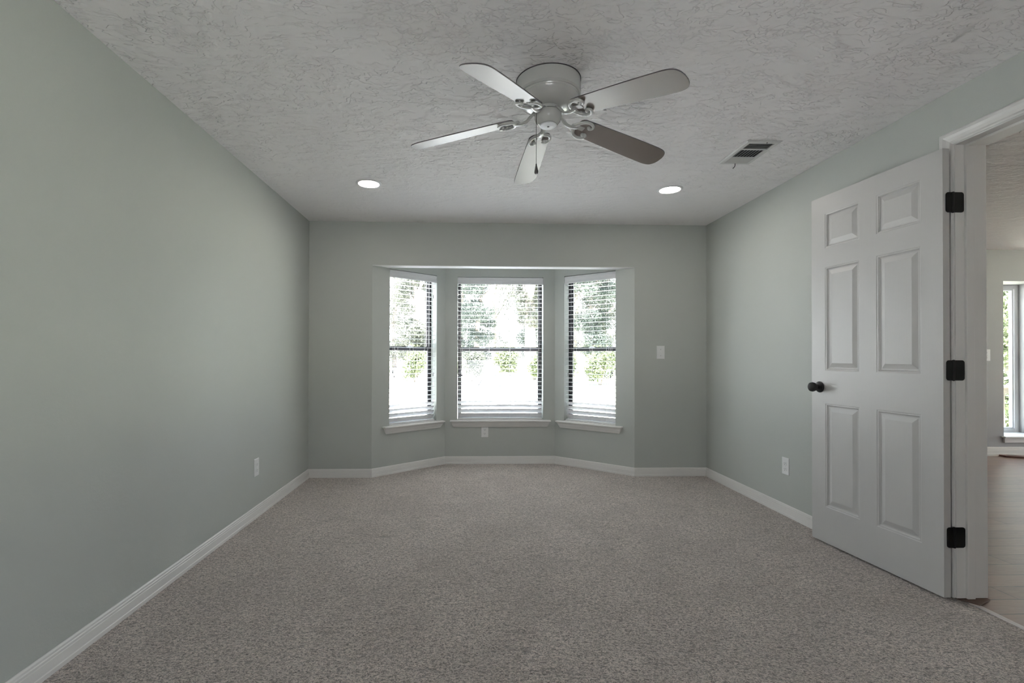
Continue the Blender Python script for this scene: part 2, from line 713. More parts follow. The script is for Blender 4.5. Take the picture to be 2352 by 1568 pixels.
def offset_pt(path, i, t):
    P = [Vector(p) for p in path]
    if i == 0:
        e = (P[1] - P[0]).normalized()
        return P[0] + Vector((-e.y, e.x)) * t
    if i == len(P) - 1:
        e = (P[-1] - P[-2]).normalized()
        return P[-1] + Vector((-e.y, e.x)) * t
    a = (P[i] - P[i - 1]).normalized()
    b = (P[i + 1] - P[i]).normalized()
    o = Vector((-a.y, a.x)) + Vector((-b.y, b.x))
    return P[i] + o / (o.length_squared / 2.0) * t


bay = [(BL, YB), (IL, YI), (IR, YI), (BR, YB)]
out = [offset_pt(bay, i, T) for i in range(4)]
LS, RS = (Vector(bay[1]) - Vector(bay[0])).length, (Vector(bay[3]) - Vector(bay[2])).length
CW = (0.130, 1.045)                         # middle window along the bay's back wall
SW0, SW1 = 0.190, 0.757                     # side windows, measured from the bay mouth
bay_wall('wall_bay_left', bay[0], bay[1], out[0] + Vector((0, 0.0)), out[1], SW0, SW1, 'angled bay wall on the left')
bay_wall('wall_bay_back', bay[1], bay[2], out[1], out[2], CW[0], CW[1], 'bay wall with the middle window')
bay_wall('wall_bay_right', bay[2], bay[3], out[2], out[3], RS - SW1, RS - SW0, 'angled bay wall on the right')

# ---- the room beyond the door: walls and its window openings
NWX0, NWX1, NWZ0, NWZ1 = 6.25, 6.775, 0.215, 2.035
NVX0, NVX1 = 7.2, 9.9
bm = bm_new()
ND = 0.36
for x0, x1, z0, z1 in ((XN, NWX0, -0.2, H), (NWX1, NVX0, -0.2, H), (NVX1, NX1 + T, -0.2, H), (NWX0, NWX1, -0.2, NWZ0), (NWX0, NWX1, NWZ1, H), (NVX0, NVX1, -0.2, NWZ0), (NVX0, NVX1, NWZ1, H)):
    add_box(bm, x0, x1, NY1, NY1 + ND, z0, z1)
struct(obj('wall_hall_back', bm, M_gray), 'gray wall of the room beyond the door')
bm = bm_new()
SY0, SY1 = 2.2, 4.2  # opening for the added fill window
add_box(bm, NX1, NX1 + T, NY0 - T, SY0, -0.2, H)
add_box(bm, NX1, NX1 + T, SY1, NY1, -0.2, H)
add_box(bm, NX1, NX1 + T, SY0, SY1, -0.2, 0.1)
add_box(bm, NX1, NX1 + T, SY0, SY1, 2.1, H)
add_box(bm, XN, NX1, NY0 - T, NY0, -0.2, H)
add_box(bm, XN, XN + 0.004, DY1 + 0.02, NY1, 0, H)
struct(obj('wall_hall_side', bm, M_gray))
# roof over everything, so that no sky leaks in
bm = bm_new()
add_box(bm, XL - 0.5, NX1 + 0.5, YK - 0.95, YI + 0.32, H + 0.16, H + 0.26)
struct(obj('roof', bm, M_ext))

# ---- baseboards
BBP = [(0, 0.0), (0.0165, 0.0), (0.0165, 0.016), (0.0135, 0.019), (0.0125, 0.052), (0.0105, 0.054), (0.0110, 0.063), (0.0085, 0.066), (0.0085, 0.074), (0.004, 0.079), (0, 0.079)]
path = [(XL, YK), (XL, YB), (BL, YB), (IL, YI), (IR, YI), (BR, YB), (XR, YB), (XR, DY1 + 0.08)]
for i, nm in enumerate(('left', 'back_left', 'bay_left', 'bay_back', 'bay_right', 'back_right', 'right')):
    bm = bm_new()
    miter_strip(bm, path, BBP, i, i + 1)
    struct(obj('baseboard_' + nm, bm, M_trim))
bm = bm_new()
add_sweep(bm, [(XN + 0.01, NY1), (NX1, NY1)], [(d, z * 1.3) for d, z in BBP])
struct(obj('baseboard_hall', bm, M_trim))


# ------------------------------------------------------------------ bay windows, sills and blinds
def local(px, py, ang, z=0.0):
    return Matrix.Translation((px, py, z)) @ Matrix.Rotation(ang, 4, 'Z')


def rect_frame(bm, x0, x1, z0, z1, y0, y1, w, wb=None, wt=None):
    wb = w if wb is None else wb
    wt = w if wt is None else wt
    add_box(bm, x0, x0 + w, y0, y1, z0, z1)
    add_box(bm, x1 - w, x1, y0, y1, z0, z1)
    add_box(bm, x0 + w, x1 - w, y0, y1, z0, z0 + wb)
    add_box(bm, x0 + w, x1 - w, y0, y1, z1 - wt, z1)


def make_window(name, M, w, latches, label):
    """local origin at the middle of the opening's bottom edge on the room face of the wall"""
    h = WZ1 - WZ0
    r = empty(name, M)
    struct(r, label)
    fy0, fy1 = 0.095, 0.148
    g = 0.003
    zm = 1.215 - WZ0
    bm = bm_new()
    rect_frame(bm, -w / 2 + g, w / 2 - g, g, h - g, fy0, fy1, 0.022)
    obj('window_frame', bm, M_bronze, r)
    x0, x1 = -w / 2 + 0.0255, w / 2 - 0.0255
    bm = bm_new()
    rect_frame(bm, x0, x1, zm - 0.022, h - 0.0255, fy0 + 0.030, fy1 - 0.004, 0.012, 0.044, 0.014)
    up = obj('upper_sash', bm, M_bronze, r)
    bm = bm_new()
    rect_frame(bm, x0, x1, 0.0255, zm + 0.010, fy0 + 0.006, fy0 + 0.028, 0.018, 0.03, 0.030)
    lo = obj('lower_sash', bm, M_sash, r)
    bm = bm_new()
    add_box(bm, x0 + 0.0125, x1 - 0.0125, fy0 + 0.036, fy0 + 0.040, zm + 0.0225, h - 0.040)
    obj('glass_pane', bm, M_glass, up)
    bm = bm_new()
    add_box(bm, x0 + 0.0185, x1 - 0.0185, fy0 + 0.015, fy0 + 0.019, 0.056, zm - 0.0205)
    obj('glass_pane', bm, M_glass, lo)
    for lx in latches:
        bm = bm_new()
        add_box(bm, lx - 0.032, lx + 0.032, fy0 + 0.002, fy0 + 0.027, zm + 0.0105, zm + 0.017)
        add_tube(bm, [(lx - 0.022, fy0 + 0.010, zm + 0.019), (lx, fy0 + 0.008, zm + 0.024), (lx + 0.03, fy0 + 0.004, zm + 0.020)], 0.004, 8)
        obj('sash_latch', bm, M_latch, r, bevel=0.001)
    # sill with a coved apron and mitred returns
    bm = bm_new()
    half = w / 2 + 0.030
    prof = [(0.052, 0.0), (0.054, -0.004), (0.054, -0.010), (0.050, -0.013), (0.042, -0.018), (0.034, -0.030), (0.029, -0.044), (0.022, -0.056), (0.019, -0.064), (0.012, -0.074)]
    rings = []
    for d, z in prof:
        hx = half + d * 0.85
        rings.append([bm.verts.new(p) for p in ((-hx, -0.0005, z), (-hx, -d, z), (hx, -d, z), (hx, -0.0005, z))])
    for a, b in zip(rings, rings[1:]):
        for k in range(4):
            j = (k + 1) % 4
            bm.faces.new((a[k], a[j], b[j], b[k]))
    bm.faces.new(rings[0])
    bm.faces.new(list(reversed(rings[-1])))
    add_box(bm, -w / 2 + 0.002, w / 2 - 0.002, -0.001, 0.094, -0.001, 0.004)
    obj('window_sill', bm, M_trim, r)
    return r


M_sash = simple('gray_sash_frame', (0.035, 0.034, 0.042), 0.35)


def make_blind(M, w, side, label, cords_left=True):
    """slatted blind hung inside the opening; side is where the far reveal shows"""
    h = WZ1 - WZ0
    r = empty('window_blind', M)
    tag(r, label, 'blind', 'white slatted blinds in the bay windows')
    hw = w / 2 - 0.006
    yc = 0.045
    # valance: a moulded board with short returns
    bm = bm_new()
    pr = [(-0.004, h - 0.006), (-0.012, h - 0.009), (-0.012, h - 0.028), (-0.009, h - 0.034), (-0.009, h - 0.055), (-0.011, h - 0.060), (-0.011, h - 0.074), (-0.004, h - 0.078), (0.0, h - 0.078), (0.0, h - 0.006)]
    ra = [bm.verts.new((-w / 2 + 0.002, y + 0.012, z)) for y, z in pr]
    rb = [bm.verts.new((w / 2 - 0.002, y + 0.012, z)) for y, z in pr]
    for k in range(len(pr)):
        j = (k + 1) % len(pr)
        bm.faces.new((ra[k], ra[j], rb[j], rb[k]))
    bm.faces.new(list(reversed(ra)))
    bm.faces.new(rb)
    for s in (-1, 1):
        xa, xb = sorted((s * (w / 2 - 0.002), s * (w / 2 - 0.008)))
        add_box(bm, xa, xb, 0.0125, 0.07, h - 0.076, h - 0.008)
    obj('valance', bm, M_slat, r)
    bm = bm_new()
    add_box(bm, -hw, hw, yc - 0.024, yc + 0.026, h - 0.048, h - 0.001)
    obj('headrail', bm, M_slat, r)
    # slats
    pitch = 0.0444
    z_top = h - 0.092
    n = 32
    bm = bm_new()
    for i in range(n):
        z = z_top - pitch * i
        tilt = math.radians(-2.0)
        if i >= n - 4:
            tilt = math.radians((40, 52, 58, 60)[i - (n - 4)])
            z = z_top - pitch * (n - 4) - 0.0455 * (i - n + 4)
        R = Matrix.Translation((0, yc, z)) @ Matrix.Rotation(-tilt, 4, 'X')
        cr = []
        for k in range(5):                   # slightly crowned slat
            y = -0.025 + 0.0125 * k
            cr.append((y, 0.0018 * (1 - (y / 0.025) ** 2)))
        lo = [(y, z_ - 0.0026) for y, z_ in reversed(cr)]
        loop = cr + lo
        a = [bm.verts.new(R @ Vector((-hw, y, z_))) for y, z_ in loop]
        b = [bm.verts.new(R @ Vector((hw, y, z_))) for y, z_ in loop]
        for k in range(len(loop)):
            j = (k + 1) % len(loop)
            bm.faces.new((a[k], a[j], b[j], b[k]))
        bm.faces.new(list(reversed(a)))
        bm.faces.new(b)
    obj('slats', bm, M_slat, r)
    bm = bm_new()
    add_box(bm, -hw, hw, yc - 0.024, yc + 0.024, 0.0045, 0.021)
    obj('bottom_rail', bm, M_slat, r, bevel=0.003)
    # ladder cords
    xs = (-0.33, -0.118, 0.105, 0.325) if w > 0.8 else (-0.18, 0.0, 0.18)
    for x in xs:
        bm = bm_new()
        for yy in (yc - 0.0275, yc + 0.0275):
            add_tube(bm, [(x, yy, 0.012), (x, yy, h - 0.05)], 0.0011, 6)
        obj('ladder_cord', bm, M_cord, r)
    # pull cords with tassels
    def tassel(x, z, y, nm='cord_tassel'):
        bm = bm_new()
        add_lathe(bm, [(0.0, 0.036), (0.003, 0.034), (0.0035, 0.024), (0.006, 0.014), (0.0065, 0.004), (0.005, 0.0), (0.0, 0.0)], 12, (x, y, z))
        return bm
    yf = -0.006
    s = 1 if cords_left else -1
    x1, x2 = s * (-hw + 0.028), s * (-hw + 0.044)
    for x, z in ((x1, 0.965 - WZ0), (x2, 0.925 - WZ0)):
        bm = bm_new()
        add_tube(bm, [(x, yf, z + 0.03), (x, yf, h - 0.075), (x, 0.02, h - 0.06)], 0.0011, 6)
        c = obj('pull_cord', bm, M_cord, r)
        obj('cord_tassel', tassel(x, z, yf), M_tassel, c, smooth=True)
    x3 = -s * (-hw + 0.045)
    bm = bm_new()
    add_tube(bm, [(x3, yf, 0.955 - WZ0), (x3, yf, h - 0.075), (x3, 0.02, h - 0.06)], 0.0011, 6)
    c = obj('tilt_cord', bm, M_cord, r)
    for z in (0.930, 1.735):
        bm = bm_new()
        add_lathe(bm, [(0.0, 0.040), (0.004, 0.038), (0.005, 0.02), (0.004, 0.002), (0.0, 0.0)], 12, (x3, yf, z - WZ0))
        obj('cord_tassel', bm, M_tassel, c, smooth=True)
    return r


def bay_matrix(i, s):
    a, b = Vector(bay[i]), Vector(bay[i + 1])
    e = (b - a).normalized()
    p = a + e * s
    return local(p.x, p.y, math.atan2(e.y, e.x), WZ0)


wc = CW[1] - CW[0]
ws = SW1 - SW0
spec = [
    ('window_1', bay_matrix(0, (SW0 + SW1) / 2), ws, (0.02,), 'left', 'dark framed sash window in the left angled bay wall'),
    ('window_2', bay_matrix(1, (CW[0] + CW[1]) / 2), wc, (-0.19, 0.20), 'middle', 'wide dark framed sash window in the middle of the bay'),
    ('window_3', bay_matrix(2, RS - (SW0 + SW1) / 2), ws, (-0.02,), 'right', 'dark framed sash window in the right angled bay wall'),
]
bl_label = {'left': 'white slatted blind in the narrow window on the left side of the bay',
            'middle': 'widest white slatted blind, in the middle window straight ahead',
            'right': 'white slatted blind in the narrow window on the right side of the bay'}
for nm, M, w, la, s, lab in spec:
    make_window(nm, M, w, la, lab)
    make_blind(M, w, s, bl_label[s], cords_left=(s != 'right'))
    portal('portal_' + s, M @ Matrix.Translation((0, 0.17, (WZ1 - WZ0) / 2)), w, WZ1 - WZ0)

# ------------------------------------------------------------------ doorway trim and door
# jamb with its stop, seen through the open doorway
t = empty('trim_2', Matrix.Identity(4))
struct(t, 'white door frame with casing')
JZ = 0.008
bm = bm_new()
add_box(bm, XR - 0.003, XN + 0.003, DY1, DY1 + 0.0195, JZ, DH)
obj('jamb', bm, M_trim, t, bevel=0.001)
bm = bm_new()
add_box(bm, XR - 0.003, XN + 0.003, DY0 - 0.0195, DY0, JZ, DH)
obj('jamb', bm, M_trim, t)
bm = bm_new()
add_box(bm, XR - 0.003, XN + 0.003, DY0 - 0.0195, DY1 + 0.0195, DH, DH + 0.0195)
obj('head_jamb', bm, M_trim, t)
bm = bm_new()
sx0, sx1 = XR + 0.040, XR + 0.077
add_box(bm, sx0, sx1, DY1 - 0.011, DY1 - 0.0002, JZ, DH - 0.0005)
add_box(bm, sx0, sx1, DY0 + 0.0002, DY0 + 0.011, JZ, DH - 0.0005)
add_box(bm, sx0, sx1, DY0 + 0.0115, DY1 - 0.0115, DH - 0.0115, DH - 0.0002)
obj('door_stop', bm, M_trim, t, bevel=0.0015)
# colonial casing on the bedroom side: profile across its width (c) and depth (d)
cas = [(0.006, 0.0), (0.006, 0.009), (0.012, 0.012), (0.020, 0.010), (0.034, 0.013), (0.046, 0.018), (0.058, 0.018), (0.064, 0.015), (0.064, 0.0)]


def casing(bm, xface, sgn):
    corners = [(DY1, JZ, 1, 0), (DY1, DH, 1, 1), (DY0, DH, -1, 1), (DY0, JZ, -1, 0)]
    rings = []
    for y, z, a, b in corners:
        rings.append([bm.verts.new((xface + sgn * d, y + a * c, z + b * c)) for c, d in cas])
    m = len(cas)
    for r0, r1 in zip(rings, rings[1:]):
        for k in range(m):
            j = (k + 1) % m
            bm.faces.new((r0[k], r0[j], r1[j], r1[k]))
    bm.faces.new(rings[0])
    bm.faces.new(rings[-1])


bm = bm_new()
casing(bm, XR, -1)
obj('casing', bm, M_trim, t)
bm = bm_new()
casing(bm, XN, 1)
obj('casing', bm, M_trim, t)

# threshold: dark sub-floor wood under the jamb and a pale strip along the carpet edge
bm = bm_new()
add_box(bm, 2.318, 2.345, DY0 - 0.15, DY1 + 0.1, -0.03, 0.004)
struct(obj('trim_3', bm, M_strip, bevel=0.002), 'pale strip between carpet and wood floor')
bm = bm_new()
add_prism(bm, [(XR, DY1 - 0.002), (2.338, DY1 - 0.060), (XN, DY1 - 0.012), (XN, DY1 + 0.02), (XR, DY1 + 0.02)], 0.0042, 0.0070)
struct(obj('trim_4', bm, M_darkwood), 'dark gap of bare wood under the door frame')

# the door: local x runs from the hinge edge to the free edge, y out of the wall into the room
DA, DB = Vector((2.2308, 2.1995)), Vector((2.1667, 2.9748))
de = (DB - DA).normalized()
dang = math.atan2(de.y, de.x)
DM = local(DA.x, DA.y, dang, 0.012)
DW, DHt, DT = 0.778, 2.104, 0.035
door = empty('door_1', DM)
struct(door, 'white six-panel door standing open against the right wall')


def door_leaf():
    """front face at local y=0 looks towards +y (into the room); the leaf thickness goes to -y"""
    bm = bm_new()
    xs = [(0.102, 0.339), (0.442, 0.676)]
    zs = [(0.216, 0.842), (1.040, 1.668), (1.783, 1.995)]
    gx = [0.0, xs[0][0], xs[0][1], xs[1][0], xs[1][1], DW]
    gz = [0.0, zs[0][0], zs[0][1], zs[1][0], zs[1][1], zs[2][0], zs[2][1], DHt]
    vert = {}

    def V(x, y, z):
        k = (round(x, 5), round(y, 5), round(z, 5))
        if k not in vert:
            vert[k] = bm.verts.new(k)
        return vert[k]
    for face_y, sg in ((0.0, 1), (-DT, -1)):
        for i in range(5):
            for j in range(7):
                x0, x1, z0, z1 = gx[i], gx[i + 1], gz[j], gz[j + 1]
                if i in (1, 3) and j in (1, 3, 5):
                    steps = [(0.0, 0.0), (0.004, -0.002), (0.009, -0.0015), (0.016, -0.0095), (0.022, -0.0095), (0.047, -0.0015), (0.050, -0.0015)]
                    loops = []
                    for ins, dep in steps:
                        y = face_y + sg * dep
                        loops.append([V(x0 + ins, y, z0 + ins), V(x1 - ins, y, z0 + ins), V(x1 - ins, y, z1 - ins), V(x0 + ins, y, z1 - ins)])
                    for a, b in zip(loops, loops[1:]):
                        for k in range(4):
                            l = (k + 1) % 4
                            bm.faces.new((a[k], a[l], b[l], b[k]))
                    bm.faces.new(loops[-1])
                else:
                    bm.faces.new((V(x0, face_y, z0), V(x1, face_y, z0), V(x1, face_y, z1), V(x0, face_y, z1)))
    for i in range(5):
        for z in (0.0, DHt):
            bm.faces.new((V(gx[i], 0, z), V(gx[i + 1], 0, z), V(gx[i + 1], -DT, z), V(gx[i], -DT, z)))
    for j in range(7):
        for x in (0.0, DW):
            bm.faces.new((V(x, 0, gz[j]), V(x, 0, gz[j + 1]), V(x, -DT, gz[j + 1]), V(x, -DT, gz[j])))
    return bm


obj('door_leaf', door_leaf(), M_door, door)


def rounded_plate(bm, x0, x1, z0, z1, y0, y1, r, corners):
    pts = []
    for cx_, cz_, a0, on in ((x1 - r, z1 - r, 0, corners[0]), (x0 + r, z1 - r, PI / 2, corners[1]), (x0 + r, z0 + r, PI, corners[2]), (x1 - r, z0 + r, 1.5 * PI, corners[3])):
        if on:
            for k in range(6):
                a = a0 + PI / 2 * k / 5
                pts.append((cx_ + r * math.cos(a), cz_ + r * math.sin(a)))
        else:
            sx = 1 if a0 in (0, 1.5 * PI) else -1
            sz = 1 if a0 in (0, PI / 2) else -1
            pts.append((cx_ + sx * r, cz_ + sz * r))
    A = [bm.verts.new((x, y0, z)) for x, z in pts]
    B = [bm.verts.new((x, y1, z)) for x, z in pts]
    bm.faces.new(A)
    bm.faces.new(list(reversed(B)))
    for k in range(len(pts)):
        j = (k + 1) % len(pts)
        bm.faces.new((A[k], B[k], B[j], A[j]))


# hinges: a leaf on the door's edge, a leaf on the jamb and the knuckle between (world axes, then into the door's frame)
DMi = DM.inverted()
for zc in (1.862, 1.073, 0.292):
    bm = bm_new()
    y0 = min(DA.y, DY1) - 0.0006
    rounded_plate(bm, 2.2440, 2.3310, zc - 0.0475, zc + 0.0475, y0 - 0.0022, y0, 0.012, (1, 1, 1, 1))
    add_lathe(bm, [(0.0, -0.050), (0.004, -0.049), (0.0055, -0.047), (0.0055, 0.047), (0.004, 0.049), (0.0, 0.050)], 14, (2.2785, y0 - 0.0015, zc))
    bmesh.ops.transform(bm, matrix=DMi, verts=bm.verts[:])
    obj('hinge', bm, M_black, door)

# black round knob near the free edge
bm = bm_new()
prof = [(0.0, 0.0), (0.033, 0.0), (0.034, 0.004), (0.030, 0.009), (0.014, 0.012), (0.012, 0.026), (0.016, 0.032), (0.026, 0.040), (0.029, 0.050), (0.027, 0.060), (0.018, 0.067), (0.0, 0.069)]
add_lathe(bm, prof, 32)
bmesh.ops.transform(bm, matrix=Matrix.Translation((0.715, 0.0003, 0.940)) @ Matrix.Rotation(-PI / 2, 4, 'X'), verts=bm.verts[:])
obj('door_knob', bm, M_black, door, smooth=True)
bm = bm_new()
add_lathe(bm, prof, 32)
bmesh.ops.transform(bm, matrix=Matrix.Translation((0.715, -DT - 0.0003, 0.940)) @ Matrix.Rotation(PI / 2, 4, 'X') @ Matrix.Scale(0.7, 4), verts=bm.verts[:])
obj('door_knob', bm, M_black, door, smooth=True)


# ------------------------------------------------------------------ ceiling fan
FX, FY = 0.371, 2.213
fan = empty('ceiling_fan', Matrix.Translation((FX, FY, H)))
tag(fan, 'white hugger ceiling fan with five brown blades and a pull chain', 'ceiling fan')
bm = bm_new()
add_lathe(bm, [(0.140, -0.0005), (0.147, -0.004), (0.148, -0.052), (0.1475, -0.066), (0.142, -0.072), (0.138, -0.073), (0.136, -0.077), (0.137, -0.083), (0.132, -0.094), (0.122, -0.104), (0.105, -0.114), (0.085, -0.120), (0.066, -0.1225), (0.060, -0.124), (0.0, -0.124)], 72)
obj('motor_housing', bm, M_fan, fan, smooth=True, angle=0.5)
bm = bm_new()
add_lathe(bm, [(0.1395, -0.0004), (0.1492, -0.0004), (0.1492, -0.0032), (0.1475, -0.0034)], 72, cap=False)
obj('gap_shade_ring', bm, M_edge, fan)  # dark ring drawn for the shaded gap between housing and ceiling
bm = bm_new()
add_lathe(bm, [(0.0, -0.1245), (0.052, -0.1245), (0.053, -0.128), (0.050, -0.137), (0.0, -0.137)], 48)
obj('rotor_collar', bm, M_fan, fan, smooth=True)
bm = bm_new()
for k in range(6):                            # bright screws between collar and switch housing
    a = 2 * PI * k / 6 + 0.2
    bm = bm_new()
    add_lathe(bm, [(0.0, -0.1375), (0.005, -0.1375), (0.005, -0.1433), (0.0, -0.1433)], 10, (0.043 * math.cos(a), 0.043 * math.sin(a), 0))
    obj('mount_screw', bm, M_latch, fan)
bm = bm_new()
add_lathe(bm, [(0.0, -0.1375), (0.030, -0.1375), (0.030, -0.143), (0.050, -0.1435), (0.060, -0.145), (0.0625, -0.150), (0.062, -0.168), (0.057, -0.182), (0.048, -0.193), (0.042, -0.1985), (0.040, -0.200), (0.0, -0.200)], 56)
obj('switch_housing', bm, M_fan, fan, smooth=True, angle=0.5)
bm = bm_new()
add_lathe(bm, [(0.0, -0.2005), (0.038, -0.2005), (0.040, -0.203), (0.036, -0.206), (0.010, -0.207), (0.0, -0.207)], 40)
cap = obj('end_cap', bm, M_cap, fan, smooth=True)
bm = bm_new()
add_lathe(bm, [(0.0, -0.2071), (0.0055, -0.2071), (0.005, -0.209), (0.0, -0.2095)], 16)
obj('cap_screw', bm, M_chain, cap, smooth=True)
# pull chain with its fob, on the camera's left of the switch housing
px, py = -0.052, -0.030
bm = bm_new()
add_tube(bm, [(px + 0.008, py + 0.003, -0.147), (px - 0.004, py - 0.001, -0.149), (px - 0.007, py - 0.002, -0.156), (px - 0.007, py - 0.002, -0.395)], 0.0011, 6)
for k in range(82):
    z = -0.160 - 0.0029 * k
    bmesh.ops.create_icosphere(bm, subdivisions=1, radius=0.00165, matrix=Matrix.Translation((px - 0.007, py - 0.002, z)))
ch = obj('pull_chain', bm, M_chain, fan)
bm = bm_new()
add_lathe(bm, [(0.0, -0.392), (0.003, -0.393), (0.004, -0.402), (0.0085, -0.425), (0.009, -0.433), (0.006, -0.439), (0.0, -0.440)], 20, (px - 0.007, py - 0.002, 0))
obj('chain_fob', bm, M_chain, ch, smooth=True)

# one blade and its scrolled iron, then copies around the hub; local x points outwards
ZB = -0.150                                   # blade underside below the ceiling
PITCH = math.radians(12.5)
DROOP = math.radians(8.62)
BM_ = Matrix.Translation((0.0, 0.0, ZB)) @ Matrix.Rotation(DROOP, 4, 'Y') @ Matrix.Rotation(-PITCH, 4, 'X')


def blade_mesh():
    """outline in (x, y); rounded root and rounded, convex tip"""
    up = [(0.158, 0.020), (0.162, 0.040), (0.176, 0.053), (0.200, 0.056), (0.300, 0.0595), (0.450, 0.0645), (0.580, 0.0665), (0.625, 0.0645), (0.652, 0.055), (0.666, 0.036), (0.672, 0.014)]
    pts = [tuple(p)[:2] for p in catmull([(x, y, 0) for x, y in up], 5)]
    outline = pts + [(x, -y) for x, y in reversed(pts)]
    bm = bm_new()
    t2 = 0.0052
    lo = [bm.verts.new((x, y, 0.0)) for x, y in outline]
    hi = [bm.verts.new((x, y, t2)) for x, y in outline]
    f = bm.faces.new(list(reversed(lo)))
    f.material_index = 0
    f = bm.faces.new(hi)
    f.material_index = 0
    for i in range(len(outline)):
        j = (i + 1) % len(outline)
        f = bm.faces.new((lo[i], lo[j], hi[j], hi[i]))
        f.material_index = 1
    bmesh.ops.transform(bm, matrix=BM_, verts=bm.verts[:])
    return bm


def iron_mesh():
    bm = bm_new()
    # stem from the rotor down to the blade
    stem = catmull([(0.048, 0, -0.134), (0.064, 0, -0.139), (0.080, 0, -0.154), (0.096, 0, -0.172), (0.114, 0, -0.181), (0.134, 0, -0.183), (0.160, 0, -0.1805)], 6)
    n = len(stem)
    add_tube(bm, stem, [0.0125 - 0.002 * math.sin(PI * i / (n - 1)) for i in range(n)], 12, 0.55, up=(0, 0.0, 1))
    # two scrolls lying under the blade
    vs0 = len(bm.verts)
    for s in (1, -1):
        c = catmull([(0.140, 0.0, -0.003), (0.152, 0.016 * s, -0.007), (0.162, 0.036 * s, -0.008), (0.180, 0.050 * s, -0.008), (0.205, 0.053 * s, -0.008), (0.224, 0.044 * s, -0.008), (0.229, 0.029 * s, -0.008), (0.219, 0.020 * s, -0.008), (0.209, 0.026 * s, -0.008)], 6)
        n = len(c)
        rad = [0.0095 - 0.0035 * (i / (n - 1)) for i in range(n)]
        k0 = len(bm.verts)
        add_tube(bm, c, rad, 12, 0.8, up=(0, 0, 1))
        bmesh.ops.create_uvsphere(bm, u_segments=16, v_segments=10, radius=0.0092, matrix=Matrix.Translation((0.211, 0.0265 * s, -0.0088)))
    # flat plate that holds the blade
    bm.verts.ensure_lookup_table()
    add_box(bm, 0.150, 0.200, -0.012, 0.012, -0.003, -0.0003)
    bm.verts.ensure_lookup_table()
    bmesh.ops.transform(bm, matrix=BM_, verts=bm.verts[vs0:])
    return bm


PH0 = math.radians(20.75)
TILT = Matrix.Rotation(0.0242, 4, 'X') @ Matrix.Rotation(0.0125, 4, 'Y')
b0 = obj('fan_blade', blade_mesh(), [M_blade, M_edge], fan, bevel=0.0012)
i0 = obj('blade_iron', iron_mesh(), M_fan, fan, smooth=True, angle=0.9)
b0.matrix_basis = TILT @ Matrix.Rotation(PH0, 4, 'Z')
i0.matrix_basis = TILT @ Matrix.Rotation(PH0, 4, 'Z')
for k in range(1, 5):
    R = TILT @ Matrix.Rotation(PH0 + 2 * PI * k / 5, 4, 'Z')
    for o in (b0, i0):
        c = o.copy()
        C.objects.link(c)
        c.parent = fan
        c.matrix_basis = R

# ------------------------------------------------------------------ recessed lights
def recessed(x, y, label):
    r = empty('recessed_light', Matrix.Translation((x, y, H)))
    tag(r, label, 'ceiling light', 'round recessed lights in the ceiling')
    bm = bm_new()
    add_lathe(bm, [(0.074, -0.0045), (0.077, -0.0065), (0.088, -0.0055), (0.0925, -0.002), (0.093, -0.0003), (0.074, -0.0003), (0.074, -0.0045)], 64, cap=False)
    bm.faces.ensure_lookup_table()
    obj('trim_ring', bm, M_plastic, r, smooth=True)
    bm = bm_new()
    add_lathe(bm, [(0.0, -0.0008), (0.0738, -0.0008), (0.0738, -0.0035), (0.0, -0.0038)], 64)
    obj('lens', bm, M_lens, r)


recessed(-0.724, 3.560, 'lit round recessed light in the ceiling near the long left wall')
recessed(1.530, 3.602, 'lit round recessed light in the ceiling below the air vent')

# ------------------------------------------------------------------ ceiling air vent
vent = empty('air_vent', Matrix.Translation((1.737, 2.932, H)))
tag(vent, 'white rectangular louvered air vent in the ceiling', 'air vent')
vw, vh = 0.104, 0.168
bm = bm_new()
rect = [(-vw, -vh), (vw, -vh), (vw, vh), (-vw, vh)]
inner = [(-vw + 0.028, -vh + 0.026), (vw - 0.028, -vh + 0.026), (vw - 0.028, vh - 0.026), (-vw + 0.028, vh - 0.026)]


def ringface(bm, A, za, B, zb):
    a = [bm.verts.new((x, y, za)) for x, y in A]
    b = [bm.verts.new((x, y, zb)) for x, y in B]
    for k in range(4):
        j = (k + 1) % 4
        bm.faces.new((a[k], a[j], b[j], b[k]))


mid = [(x * 0.93, y * 0.955) for x, y in rect]
ringface(bm, rect, -0.0005, rect, -0.003)
ringface(bm, rect, -0.003, mid, -0.009)
ringface(bm, mid, -0.009, inner, -0.009)
ringface(bm, inner, -0.009, inner, -0.001)
bmesh.ops.remove_doubles(bm, verts=bm.verts[:], dist=1e-6)
# two cross bars
ya, yb_ = -0.058, 0.062
for y in (ya, yb_):
    add_box(bm, -vw + 0.028, vw - 0.028, y - 0.005, y + 0.005, -0.009, -0.003)
obj('vent_frame', bm, M_vent, vent)
bm = bm_new()
add_box(bm, -vw + 0.029, vw - 0.029, -vh + 0.027, vh - 0.027, -0.0016, -0.0004)
obj('duct_opening', bm, M_void, vent)


def louvers(y0, y1, along_x, n, tilt, nm):
    bm = bm_new()
    x0, x1 = -vw + 0.0285, vw - 0.0285
    for k in range(n):
        u = (k + 0.5) / n
        if along_x:
            y = y0 + (y1 - y0) * u
            M = Matrix.Translation((0, y, -0.0060)) @ Matrix.Rotation(tilt, 4, 'X')
            add_box(bm, x0, x1, -0.0052, 0.0052, -0.0004, 0.0004, M)
        else:
            x = x0 + (x1 - x0) * u
            M = Matrix.Translation((x, 0, -0.0060)) @ Matrix.Rotation(tilt, 4, 'Y')
            add_box(bm, -0.0052, 0.0052, y0 + 0.0006, y1 - 0.0006, -0.0004, 0.0004, M)
    obj(nm, bm, M_vent, vent)


